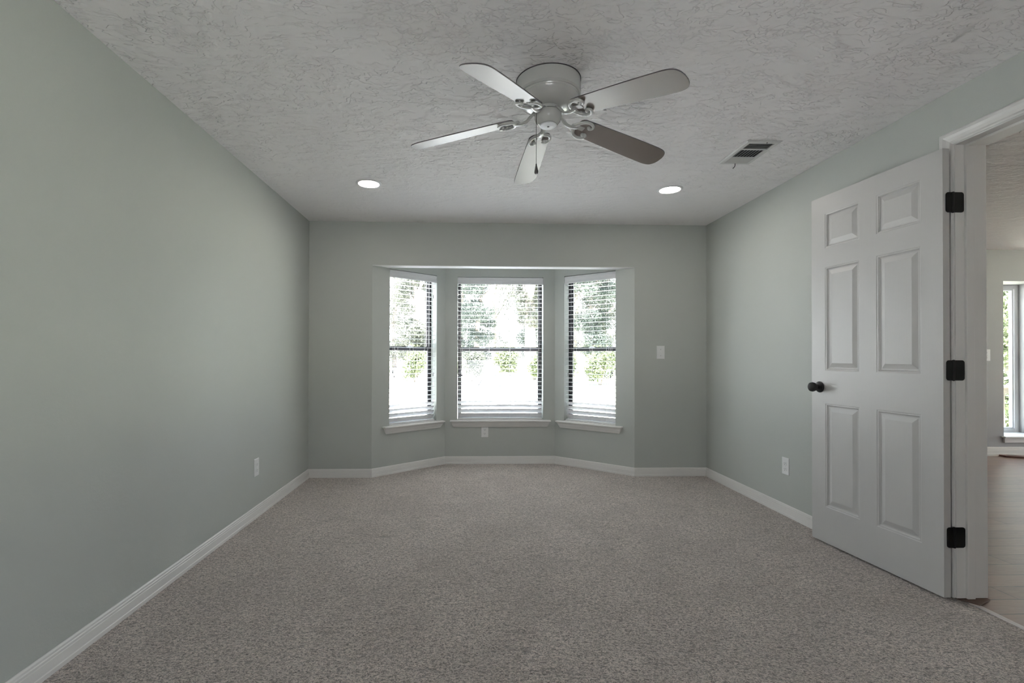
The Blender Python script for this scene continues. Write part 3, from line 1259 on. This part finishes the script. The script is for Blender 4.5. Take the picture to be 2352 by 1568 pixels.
louvers(-vh + 0.0265, ya - 0.0055, True, 6, 0.5, 'louvers')
louvers(ya + 0.0055, yb_ - 0.0055, False, 8, -0.65, 'louvers')
louvers(yb_ + 0.0055, vh - 0.0265, True, 7, -0.55, 'louvers')
bm = bm_new()
add_tube(bm, [(0.0, vh - 0.020, -0.009), (0.004, vh - 0.012, -0.020), (0.004, vh - 0.004, -0.026), (-0.004, vh + 0.001, -0.034)], 0.0024, 8)
obj('damper_lever', bm, M_slot, vent)
bm = bm_new()
add_lathe(bm, [(0.0, -0.0115), (0.003, -0.0112), (0.0045, -0.0098), (0.0045, -0.0091), (0.0, -0.0091)], 12, (0.02, -vh + 0.013, 0))
obj('vent_screw', bm, M_slot, vent)


# ------------------------------------------------------------------ outlets and switches; local x along the wall, y out of the wall
def plate(name, M, w, h, label, cat, group):
    r = empty(name, M)
    tag(r, label, cat, group)
    bm = bm_new()
    a = [(-w / 2, -h / 2), (w / 2, -h / 2), (w / 2, h / 2), (-w / 2, h / 2)]
    b = [(x * 0.90, y * 0.94) for x, y in a]
    A0 = [bm.verts.new((x, 0.0004, z)) for x, z in a]
    A1 = [bm.verts.new((x, 0.0035, z)) for x, z in a]
    B1 = [bm.verts.new((x, 0.0065, z)) for x, z in b]
    for p, q in ((A0, A1), (A1, B1)):
        for k in range(4):
            j = (k + 1) % 4
            bm.faces.new((p[k], p[j], q[j], q[k]))
    bm.faces.new(A0)
    bm.faces.new(B1)
    obj('cover_plate', bm, M_plastic, r, bevel=0.0008)
    return r


def outlet(M, label):
    r = plate('wall_outlet', M, 0.076, 0.122, label, 'outlet', 'white wall outlets')
    for s in (1, -1):
        bm = bm_new()
        rounded_plate(bm, -0.0165, 0.0165, s * 0.0205 - 0.0145, s * 0.0205 + 0.0145, 0.0066, 0.0090, 0.010, (1, 1, 1, 1))
        f = obj('receptacle', bm, M_plastic, r)
        bm = bm_new()
        for x, hh in ((-0.0065, 0.0045), (0.0065, 0.0035)):
            add_box(bm, x - 0.0012, x + 0.0012, 0.0088, 0.0093, s * 0.0205 + 0.002 - hh, s * 0.0205 + 0.002 + hh)
        add_lathe(bm, [(0.0, 0.0), (0.0026, 0.0), (0.0026, 0.0005), (0.0, 0.0005)], 12)
        bm.verts.ensure_lookup_table()
        bmesh.ops.transform(bm, matrix=Matrix.Translation((0, 0.0088, s * 0.0205 - 0.008)) @ Matrix.Rotation(-PI / 2, 4, 'X'), verts=bm.verts[16:])
        obj('socket_slots', bm, M_slot, f)
    bm = bm_new()
    add_lathe(bm, [(0.0, 0.0015), (0.002, 0.0012), (0.003, 0.0), (0.0, 0.0)], 12)
    bmesh.ops.transform(bm, matrix=Matrix.Translation((0, 0.0066, 0)) @ Matrix.Rotation(-PI / 2, 4, 'X'), verts=bm.verts[:])
    obj('plate_screw', bm, M_plastic, r)
    return r


outlet(local(XL, 3.452, -PI / 2, 0.350), 'white outlet low on the long left wall')
outlet(local(XR, 3.414, PI / 2, 0.352), 'white outlet low on the right wall beside the open door')
outlet(local(0.190, YI, PI, 0.340), 'white outlet below the sill of the middle bay window')


def switch(M, label, w=0.076, h=0.126):
    r = plate('light_switch', M, w, h, label, 'light switch', 'white light switches')
    bm = bm_new()
    rounded_plate(bm, -0.006, 0.006, -0.013, 0.013, 0.0066, 0.0080, 0.001, (1, 1, 1, 1))
    obj('toggle_slot', bm, M_plastic, r)
    bm = bm_new()
    add_box(bm, -0.004, 0.004, 0.0, 0.014, -0.0045, 0.0045, Matrix.Translation((0, 0.0065, 0.002)) @ Matrix.Scale(0.75, 4) @ Matrix.Rotation(-0.5, 4, 'X'))
    obj('toggle', bm, M_plastic, r, bevel=0.001)
    for z in (0.030, -0.030):
        bm = bm_new()
        add_lathe(bm, [(0.0, 0.0015), (0.002, 0.0012), (0.003, 0.0), (0.0, 0.0)], 12)
        bmesh.ops.transform(bm, matrix=Matrix.Translation((0, 0.0066, z)) @ Matrix.Rotation(-PI / 2, 4, 'X'), verts=bm.verts[:])
        obj('plate_screw', bm, M_tassel, r)
    return r


switch(local(1.850, YB, PI, 1.178), 'white light switch on the back wall beside the bay')
switch(local(6.045, NY1, PI, 1.168), 'white light switch in the next room, seen past the door frame', 0.085, 0.135)

# ------------------------------------------------------------------ window of the room beyond the door
nw = empty('window_4', Matrix.Translation(((NWX0 + NWX1) / 2, NY1 + ND - 0.07, NWZ0)))
struct(nw, 'tall narrow window in the room beyond the door')
ww, wh = (NWX1 - NWX0), NWZ1 - NWZ0
bm = bm_new()
rect_frame(bm, -ww / 2 + 0.002, ww / 2 - 0.002, 0.002, wh - 0.002, 0.0, 0.06, 0.052)
rect_frame(bm, -ww / 2 + 0.054, ww / 2 - 0.054, 0.054, wh - 0.054, 0.012, 0.05, 0.016)
obj('window_frame', bm, M_vinyl, nw, bevel=0.002)
bm = bm_new()
add_box(bm, -ww / 2 + 0.071, ww / 2 - 0.071, 0.028, 0.032, 0.071, wh - 0.071)
obj('glass_pane', bm, M_glass, nw)
bm = bm_new()
add_box(bm, -ww / 2 - 0.03, ww / 2 + 0.05, -(ND - 0.07) - 0.045, -0.001, -0.004, 0.012)
add_box(bm, -ww / 2 - 0.012, ww / 2 + 0.03, -(ND - 0.07) - 0.020, -(ND - 0.07) - 0.001, -0.062, -0.005)
obj('window_sill', bm, M_trim, nw, bevel=0.003)
# wide window further along the same wall (lights that room and its floor)
nv = empty('window_5', Matrix.Translation(((NVX0 + NVX1) / 2, NY1 + ND - 0.07, NWZ0)))
struct(nv)
vw2 = NVX1 - NVX0
bm = bm_new()
rect_frame(bm, -vw2 / 2 + 0.002, vw2 / 2 - 0.002, 0.002, wh - 0.002, 0.0, 0.06, 0.05)
add_box(bm, -0.03, 0.03, 0.0, 0.06, 0.05, wh - 0.05)
obj('window_frame', bm, M_vinyl, nv)
bm = bm_new()
add_box(bm, -vw2 / 2 + 0.0525, -0.031, 0.028, 0.032, 0.0525, wh - 0.0525)
add_box(bm, 0.031, vw2 / 2 - 0.0525, 0.028, 0.032, 0.0525, wh - 0.0525)
obj('glass_pane', bm, M_glass, nv)
portal('portal_hall', Matrix.Translation(((NWX0 + NWX1) / 2, NY1 + ND + 0.02, NWZ0 + wh / 2)), ww, wh)
portal('portal_hall_wide', Matrix.Translation(((NVX0 + NVX1) / 2, NY1 + ND + 0.02, NWZ0 + wh / 2)), vw2, wh)
ns = empty('window_hall_fill', local(NX1 + 0.07, (SY0 + SY1) / 2, -PI / 2, 0.1))  # unseen window added to brighten the next room
struct(ns)
bm = bm_new()
rect_frame(bm, -0.998, 0.998, 0.002, 1.998, 0.0, 0.06, 0.05)
add_box(bm, -0.03, 0.03, 0.0, 0.06, 0.05, 1.95)
obj('window_frame', bm, M_vinyl, ns)
portal('portal_hall_side', local(NX1 + T + 0.02, (SY0 + SY1) / 2, -PI / 2, 1.1), SY1 - SY0, 2.0)
# blind rail fixed at the top of the deep window reveal
br = empty('blind_bracket', Matrix.Translation((NWX1, NY1 + 0.05, NWZ1)))
tag(br, 'small white blind bracket at the top of the narrow window in the next room', 'bracket')
bm = bm_new()
add_box(bm, -0.060, -0.001, -0.03, 0.03, -0.052, -0.0005)
obj('bracket_body', bm, M_vinyl, br, bevel=0.003)
bm = bm_new()
add_box(bm, -0.052, -0.012, -0.0325, -0.0302, -0.044, -0.010)
obj('bracket_clip', bm, M_latch, br, bevel=0.001)

# reddish strip of wood lying along the skirting of the next room
bm = bm_new()
add_prism(bm, [(6.16, 5.425), (6.165, 5.36), (6.9, 4.95), (6.95, 5.02), (6.25, 5.428)], 0.0005, 0.020)
tag(obj('floor_threshold', bm, M_redwood, bevel=0.003), 'reddish brown wood strip on the floor under the narrow window', 'threshold')

# ------------------------------------------------------------------ added fill window behind the camera
kw = empty('window_rear_fill', Matrix.Translation(((KW[0] + KW[1]) / 2, YK - 0.06, KW[2])) @ Matrix.Rotation(PI, 4, 'Z'))
struct(kw)
kww, kwh = KW[1] - KW[0], KW[3] - KW[2]
bm = bm_new()
rect_frame(bm, -kww / 2 + 0.002, kww / 2 - 0.002, 0.002, kwh - 0.002, 0.0, 0.06, 0.04)
add_box(bm, -0.02, 0.02, 0.0, 0.06, 0.04, kwh - 0.04)
obj('window_frame', bm, M_bronze, kw)
portal('portal_rear', Matrix.Translation(((KW[0] + KW[1]) / 2, YK - T - 0.02, (KW[2] + KW[3]) / 2)) @ Matrix.Rotation(PI, 4, 'Z'), kww, kwh)

# ------------------------------------------------------------------ outdoors: ground
def ground_material():
    m, nt, b = new_mat('pale_drive_and_lawn')
    N = NT(nt)
    tc = N.node('ShaderNodeTexCoord').outputs['Object']
    sep = N.node('ShaderNodeSeparateXYZ')
    N.link(tc, sep.inputs[0])
    n = N.noise(tc, 0.35, 4.0, 0.6)
    n2 = N.noise(tc, 14.0, 4.0, 0.65)
    grass = N.mix(n2, (0.30, 0.31, 0.24), (0.44, 0.45, 0.37))
    conc = N.mix(n2, (0.62, 0.605, 0.585), (0.72, 0.70, 0.68))
    # lawn to the right of the drive
    edge = N.smooth(N.math('ADD', sep.outputs['X'], N.math('MULTIPLY', n, 0.8)), 3.4, 3.9)
    N.link(N.mix(edge, conc, grass), b.inputs['Base Color'])
    b.inputs['Roughness'].default_value = 0.95
    return m


def ground_z(y):
    pts = [(-60, -0.735), (17, -0.735), (22, -0.42), (33, 0.25), (60, 0.6), (90, 0.8)]
    for (a, za), (b, zb) in zip(pts, pts[1:]):
        if a <= y <= b:
            return za + (zb - za) * (y - a) / (b - a)
    return pts[-1][1]


bm = bm_new()
rows = []
for y in (-60, -20, 0, 13, 17, 22, 26, 33, 45, 60, 90):
    rows.append([bm.verts.new((x, y, ground_z(y))) for x in (-80, -30, -10, 0, 10, 30, 90)])
for a, b in zip(rows, rows[1:]):
    for k in range(6):
        bm.faces.new((a[k], a[k + 1], b[k + 1], b[k]))
struct(obj('ground', bm, ground_material()), 'sunlit pale drive and lawn outside')


# ------------------------------------------------------------------ outdoors: trees and bushes
def leaf_cloud(name, blobs, n, size, mat, seed, parent=None, loc=None):
    """leaf quads scattered through ellipsoid clusters"""
    rng = np.random.default_rng(seed)
    vol = np.array([b[3] * b[4] * b[5] for b in blobs]) ** 0.7
    idx = rng.choice(len(blobs), n, p=vol / vol.sum())
    B = np.array(blobs)[idx]
    d = rng.normal(size=(n, 3))
    d /= np.linalg.norm(d, axis=1)[:, None]
    rr = rng.uniform(0.45, 1.0, n) ** 0.6
    P = B[:, :3] + d * B[:, 3:6] * rr[:, None]
    nrm = d + rng.normal(size=(n, 3)) * 0.7 + np.array([0, 0, 0.5])
    nrm /= np.linalg.norm(nrm, axis=1)[:, None]
    a = np.cross(nrm, rng.normal(size=(n, 3)))
    a /= np.linalg.norm(a, axis=1)[:, None]
    b = np.cross(nrm, a)
    s = size * rng.uniform(0.6, 1.4, n)[:, None]
    V = np.stack([P - a * s, P + b * s * 0.5, P + a * s, P - b * s * 0.5], 1).reshape(-1, 3)
    me = bpy.data.meshes.new(name)
    me.vertices.add(4 * n)
    me.vertices.foreach_set('co', V.astype(np.float32).ravel())
    me.loops.add(4 * n)
    me.loops.foreach_set('vertex_index', np.arange(4 * n, dtype=np.int32))
    me.polygons.add(n)
    me.polygons.foreach_set('loop_start', np.arange(0, 4 * n, 4, dtype=np.int32))
    me.update()
    me.validate()
    me.materials.append(mat)
    o = bpy.data.objects.new(name, me)
    C.objects.link(o)
    o.parent = parent
    return o


M_leafA = leaf_material('blue_green_leaves', (0.036, 0.047, 0.042), (0.058, 0.071, 0.061))
M_leafB = leaf_material('gray_green_leaves', (0.045, 0.051, 0.040), (0.076, 0.082, 0.066))
M_leafC = leaf_material('yellow_green_leaves', (0.054, 0.068, 0.034), (0.088, 0.104, 0.056))
M_bark = simple('gray_brown_bark', (0.17, 0.145, 0.13), 0.9, noise=1.0, nscale=12)


def trunk_bm(h, r, seed, branches=5):
    rnd = random.Random(seed)
    bm = bm_new()
    pts = [(rnd.uniform(-.08, .08) * k, rnd.uniform(-.08, .08) * k, -0.15 + h * k / 6) for k in range(7)]
    add_tube(bm, pts, [r * (1.25 - 0.12 * k) for k in range(7)], 10)
    for k in range(branches):
        a = rnd.uniform(0, 2 * PI)
        z = h * rnd.uniform(0.35, 0.75)
        L = h * rnd.uniform(0.25, 0.45)
        add_tube(bm, [(0, 0, z), (math.cos(a) * L * .5, math.sin(a) * L * .5, z + L * .45), (math.cos(a) * L, math.sin(a) * L, z + L)], [r * .5, r * .35, r * .15], 7)
    return bm


def make_tree(x, y, h, wd, mat, seed, label, lo=0.22, n=30000, trunk=0.16, size=0.06):
    r = empty('leafy_tree', Matrix.Translation((x, y, ground_z(y))))
    tag(r, label, 'tree', 'trees beyond the drive')
    rnd = random.Random(seed)
    obj('trunk', trunk_bm(h * 0.8, trunk, seed), M_bark, r, smooth=True)
    blobs = []
    for k in range(44):
        u = rnd.random()
        z = h * (lo + (1 - lo) * u)
        ww_ = wd * (0.45 + 0.55 * math.sin(PI * min(1, 0.25 + u * 0.72)))
        a = rnd.uniform(0, 2 * PI)
        q = ww_ * rnd.uniform(0.1, 0.75)
        s = wd * rnd.uniform(0.28, 0.46)
        blobs.append((q * math.cos(a), q * math.sin(a), z, s, s, s * 0.75))
    leaf_cloud('crown', blobs, n, size, mat, seed, r)
    return r


tree_spec = [
    (-6.4, 31.0, 10.0, 1.6, M_leafB, 'gray-green tree in front at the far left edge of the left bay window'),
    (-3.0, 28.0, 10.0, 1.6, M_leafB, 'gray-green tree in front behind the left bay window'),
    (0.7, 31.0, 10.0, 1.6, M_leafA, 'dark blue-green tree in front in the left half of the middle bay window'),
    (3.5, 27.0, 10.5, 1.4, M_leafB, 'pale tree with a thick bare trunk at the right of the middle bay window'),
    (8.0, 30.0, 10.0, 1.8, M_leafA, 'blue-green tree in front behind the right bay window'),
    (12.4, 29.0, 10.0, 1.9, M_leafB, 'gray-green tree in front past the right edge of the right bay window'),
    (-5.6, 37.5, 12.5, 2.4, M_leafB, 'tall pale tree set back behind the left bay window'),
    (-0.4, 38.0, 12.5, 2.3, M_leafA, 'tall blue-green tree set back at the left edge of the middle bay window'),
    (5.3, 40.5, 12.0, 2.1, M_leafA, 'tall blue-green tree set back in the right half of the middle bay window'),
    (10.4, 36.5, 12.5, 2.1, M_leafB, 'tall pale tree set back behind the right bay window'),
    (-10.0, 47.0, 14.0, 2.7, M_leafB, 'farthest gray-green tree on the left of the bay windows'),
    (-3.4, 51.0, 15.0, 2.7, M_leafB, 'farthest gray-green tree between the left and middle bay windows'),
    (2.9, 50.0, 16.0, 3.0, M_leafB, 'farthest gray-green tree seen through the middle bay window'),
    (11.0, 49.0, 14.0, 3.0, M_leafB, 'farthest gray-green tree seen through the right bay window'),
]
for i, (x, y, h, wd, mt, lab) in enumerate(tree_spec):
    make_tree(x, y, h, wd, mt, 20 + i, lab, lo=0.30 if i == 3 else 0.07, trunk=0.30 if i == 3 else 0.15)


def make_bush(x, y, h, wd, mat, seed, label, n=3200):
    r = empty('garden_bush', Matrix.Translation((x, y, ground_z(y))))
    tag(r, label, 'bush', 'bushes below the trees')
    rnd = random.Random(seed)
    bm = bm_new()
    for k in range(5):
        a = rnd.uniform(0, 2 * PI)
        add_tube(bm, [(0.04 * math.cos(a), 0.04 * math.sin(a), -0.05), (wd * .25 * math.cos(a), wd * .25 * math.sin(a), h * .4), (wd * .45 * math.cos(a), wd * .45 * math.sin(a), h * .75)], [0.03, 0.02, 0.01], 6)
    obj('stems', bm, M_bark, r)
    blobs = [(rnd.uniform(-.5, .5) * wd, rnd.uniform(-.4, .4) * wd, h * rnd.uniform(.3, .75), wd * .42, wd * .42, h * .28) for _ in range(11)]
    leaf_cloud('foliage', blobs, n, 0.06, mat, seed, r)
    return r


bush_spec = [
    (-4.5, 24.3, 2.10, 1.02, M_leafC, 'yellow-green bush at the left edge of the left bay window'),
    (-2.7, 25.3, 2.04, 1.02, M_leafC, 'yellow-green bush in the middle of the left bay window'),
    (-0.9, 24.5, 1.92, 0.92, M_leafC, 'yellow-green bush between the left and middle bay windows'),
    (0.3, 25.6, 1.74, 0.80, M_leafB, 'low gray-green bush above the left half of the white car roof'),
    (2.0, 25.0, 2.10, 0.92, M_leafC, 'tall yellow-green bush above the right half of the white car roof'),
    (3.7, 24.6, 1.60, 0.80, M_leafC, 'low yellow-green bush in front of the thick bare trunk'),
    (5.1, 25.4, 1.92, 0.90, M_leafC, 'yellow-green bush at the dark stile of the right bay window'),
    (6.8, 24.5, 2.10, 0.98, M_leafC, 'tall yellow-green bush in the middle of the right bay window'),
    (8.5, 25.3, 1.92, 0.95, M_leafC, 'yellow-green bush at the right edge of the right bay window'),
]
for i, (x, y, h, wd, mt, lab) in enumerate(bush_spec):
    make_bush(x, y, h, wd, mt, 60 + i, lab)

make_bush(11.6, 9.9, 2.0, 1.0, M_leafC, 95, 'bright green bush behind the deck railing outside the next room')
# greenery and deck rail outside the narrow window of the next room
make_tree(13.6, 12.4, 6.2, 1.7, M_leafC, 91, 'bright green tree outside the narrow window of the next room', lo=0.12, n=12000, trunk=0.12, size=0.06)
make_tree(17.5, 15.0, 7.5, 2.0, M_leafA, 92, 'dark green tree behind the bright green one outside the next room', lo=0.10, n=12000, trunk=0.14, size=0.07)
make_tree(18.6, 11.0, 7.0, 1.9, M_leafA, 93, 'dark green tree farther right outside the next room', lo=0.10, n=12000, trunk=0.14, size=0.07)
bm = bm_new()
dr = empty('deck_railing', Matrix.Translation((8.7, 7.6, -0.44)))
tag(dr, 'beige wooden deck railing outside the narrow window of the next room', 'railing')
M_deck = simple('beige_wood', (0.075, 0.062, 0.05), 0.7)
bm = bm_new()
add_box(bm, -1.4, 1.4, -0.07, 0.07, 1.10, 1.14)
add_box(bm, -1.4, 1.4, -0.02, 0.02, 1.00, 1.0995)
add_box(bm, -1.4, 1.4, -0.02, 0.02, 0.08, 0.16)
obj('rail', bm, M_deck, dr)
for k in range(15):
    bm = bm_new()
    x = -1.26 + 0.18 * k
    add_box(bm, x - 0.018, x + 0.018, -0.018, 0.018, 0.1605, 0.9995)
    obj('baluster', bm, M_deck, dr)
for x in (-1.42, 1.42):
    bm = bm_new()
    add_box(bm, x - 0.045 + (0.026 if x > 0 else -0.026), x + 0.045 + (0.026 if x > 0 else -0.026), -0.045, 0.045, -0.32, 1.18)
    obj('post', bm, M_deck, dr)

# ------------------------------------------------------------------ outdoors: white car and mailbox
car = empty('white_car', Matrix.Translation((1.15, 14.05, -0.735)))
tag(car, 'white car parked on the drive, nose towards the middle bay window', 'car')
M_car = simple('white_car_paint', (0.80, 0.80, 0.81), 0.25, 0.0, 0.5, 0.6)
M_carglass = simple('car_glass', (0.30, 0.33, 0.36), 0.12, 0.0, 0.8)
M_tyre = simple('black_tyre', (0.02, 0.02, 0.02), 0.8)
M_hub = simple('silver_hub', (0.6, 0.6, 0.6), 0.3, 0.8)
# local: x width, y length (nose at -y), z up.  sections along y: (y, half width low, half width at belt, z bottom, z belt)
secs = [(-2.02, 0.62, 0.66, 0.28, 0.62), (-1.90, 0.80, 0.80, 0.22, 0.76), (-1.55, 0.88, 0.84, 0.20, 0.86), (-0.75, 0.90, 0.87, 0.20, 0.97), (0.4, 0.90, 0.88, 0.20, 0.99), (1.6, 0.90, 0.87, 0.22, 1.00), (2.3, 0.86, 0.82, 0.26, 0.98), (2.48, 0.74, 0.72, 0.34, 0.88)]
bm = bm_new()
rings = []
for y, wl, wb_, zb, zt in secs:
    rings.append([bm.verts.new(p) for p in ((-wl * .92, y, zb), (-wl, y, zb + .12), (-wl, y, zb + (zt - zb) * .6), (-wb_, y, zt - .04), (-wb_ * .86, y, zt), (0, y, zt + .03), (wb_ * .86, y, zt), (wb_, y, zt - .04), (wl, y, zb + (zt - zb) * .6), (wl, y, zb + .12), (wl * .92, y, zb))])
for a, b in zip(rings, rings[1:]):
    for k in range(11):
        j = (k + 1) % 11
        bm.faces.new((a[k], a[j], b[j], b[k]))
bm.faces.new(rings[0])
bm.faces.new(rings[-1])
# cabin
cab = [(-0.62, 0.80, 0.96), (0.10, 0.62, 1.33), (0.55, 0.64, 1.375), (1.2, 0.63, 1.35), (2.15, 0.74, 0.99)]
tops = []
for y, hw_, z in cab:
    tops.append([bm.verts.new(p) for p in ((-hw_, y, z - .03), (-hw_ * .9, y, z), (0, y, z + .03), (hw_ * .9, y, z), (hw_, y, z - .03))])
base = [[bm.verts.new((s * 0.86, y, 0.97)) for s in (-1, 1)] for y, _, _ in cab]
for i in range(len(cab) - 1):
    a, b = tops[i], tops[i + 1]
    for k in range(4):
        bm.faces.new((a[k], a[k + 1], b[k + 1], b[k]))
    bm.faces.new((base[i][0], a[0], b[0], base[i + 1][0]))
    bm.faces.new((base[i][1], base[i + 1][1], b[4], a[4]))
obj('body', bm, M_car, car, smooth=True, angle=0.7)


def car_panel(name, pts, mat, thick=0.008, off=0.006):
    P = [Vector(p) for p in pts]
    n = (P[1] - P[0]).cross(P[2] - P[0]).normalized()
    bm = bm_new()
    a = [bm.verts.new(p + n * off) for p in P]
    b = [bm.verts.new(p + n * (off + thick)) for p in P]
    bm.faces.new(a)
    bm.faces.new(list(reversed(b)))
    for k in range(len(P)):
        j = (k + 1) % len(P)
        bm.faces.new((a[k], b[k], b[j], a[j]))
    return obj(name, bm, mat, car)


car_panel('windshield', [(-0.66, -0.55, 1.03), (0.66, -0.55, 1.03), (0.52, 0.06, 1.335), (-0.52, 0.06, 1.335)], M_carglass, off=0.03)
car_panel('visor_band', [(-0.50, -0.02, 1.31), (0.50, -0.02, 1.31), (0.50, 0.04, 1.355), (-0.50, 0.04, 1.355)], M_tyre, off=0.04)
for s in (-1, 1):
    q = [(s * 0.855, -0.35, 1.02), (s * 0.855, 1.75, 1.02), (s * 0.655, 1.15, 1.30), (s * 0.655, 0.16, 1.28)]
    car_panel('side_window', q if s > 0 else list(reversed(q)), M_tyre)
    bm = bm_new()
    add_box(bm, s * 0.93 - 0.09, s * 0.93 + 0.09, -0.40, -0.31, 1.00, 1.12)
    obj('mirror', bm, M_car, car, bevel=0.02)
    bm = bm_new()
    add_box(bm, s * 0.60 - 0.16, s * 0.60 + 0.16, -1.96, -1.84, 0.60, 0.72)
    obj('headlight', bm, M_carglass, car, bevel=0.03)
    for y in (-1.25, 1.5):
        bm = bm_new()
        add_lathe(bm, [(0.0, -0.1), (0.20, -0.1), (0.31, -0.09), (0.325, -0.05), (0.325, 0.05), (0.31, 0.09), (0.20, 0.1), (0.0, 0.1)], 32)
        bmesh.ops.transform(bm, matrix=Matrix.Translation((s * 0.80, y, 0.325)) @ Matrix.Rotation(PI / 2, 4, 'Y'), verts=bm.verts[:])
        wv = obj('wheel', bm, M_tyre, car, smooth=True)
        bm = bm_new()
        add_lathe(bm, [(0.0, 0.0), (0.19, 0.0), (0.18, 0.012), (0.06, 0.02), (0.0, 0.022)], 24)
        bmesh.ops.transform(bm, matrix=Matrix.Translation((s * 0.9005, y, 0.325)) @ Matrix.Rotation(s * PI / 2, 4, 'Y'), verts=bm.verts[:])
        obj('hubcap', bm, M_hub, wv, smooth=True)
for s in (-1, 1):
    bm = bm_new()
    for k in range(4):
        add_box(bm, s * 0.22 - 0.19, s * 0.22 + 0.19, -2.045, -2.015, 0.54 + 0.045 * k, 0.562 + 0.045 * k)
    obj('grille', bm, M_tyre, car)

mb = empty('mailbox', Matrix.Translation((1.43, 22.5, ground_z(22.5) + 0.12)))
tag(mb, 'small dark mailbox on a post beyond the white car', 'mailbox')
bm = bm_new()
add_box(bm, -0.05, 0.05, -0.05, 0.05, -0.25, 0.75)
obj('post', bm, M_bark, mb)
bm = bm_new()
arc = [(0.11 * math.cos(a), 0.11 * math.sin(a)) for a in [PI * k / 10 for k in range(11)]]
lp = [(0.11, -0.14)] + arc + [(-0.11, -0.14)]
A = [bm.verts.new((x, -0.24, 0.90 + z)) for x, z in lp]
B = [bm.verts.new((x, 0.24, 0.90 + z)) for x, z in lp]
bm.faces.new(A)
bm.faces.new(list(reversed(B)))
for k in range(len(lp)):
    j = (k + 1) % len(lp)
    bm.faces.new((A[k], B[k], B[j], A[j]))
obj('box', bm, M_bronze, mb)
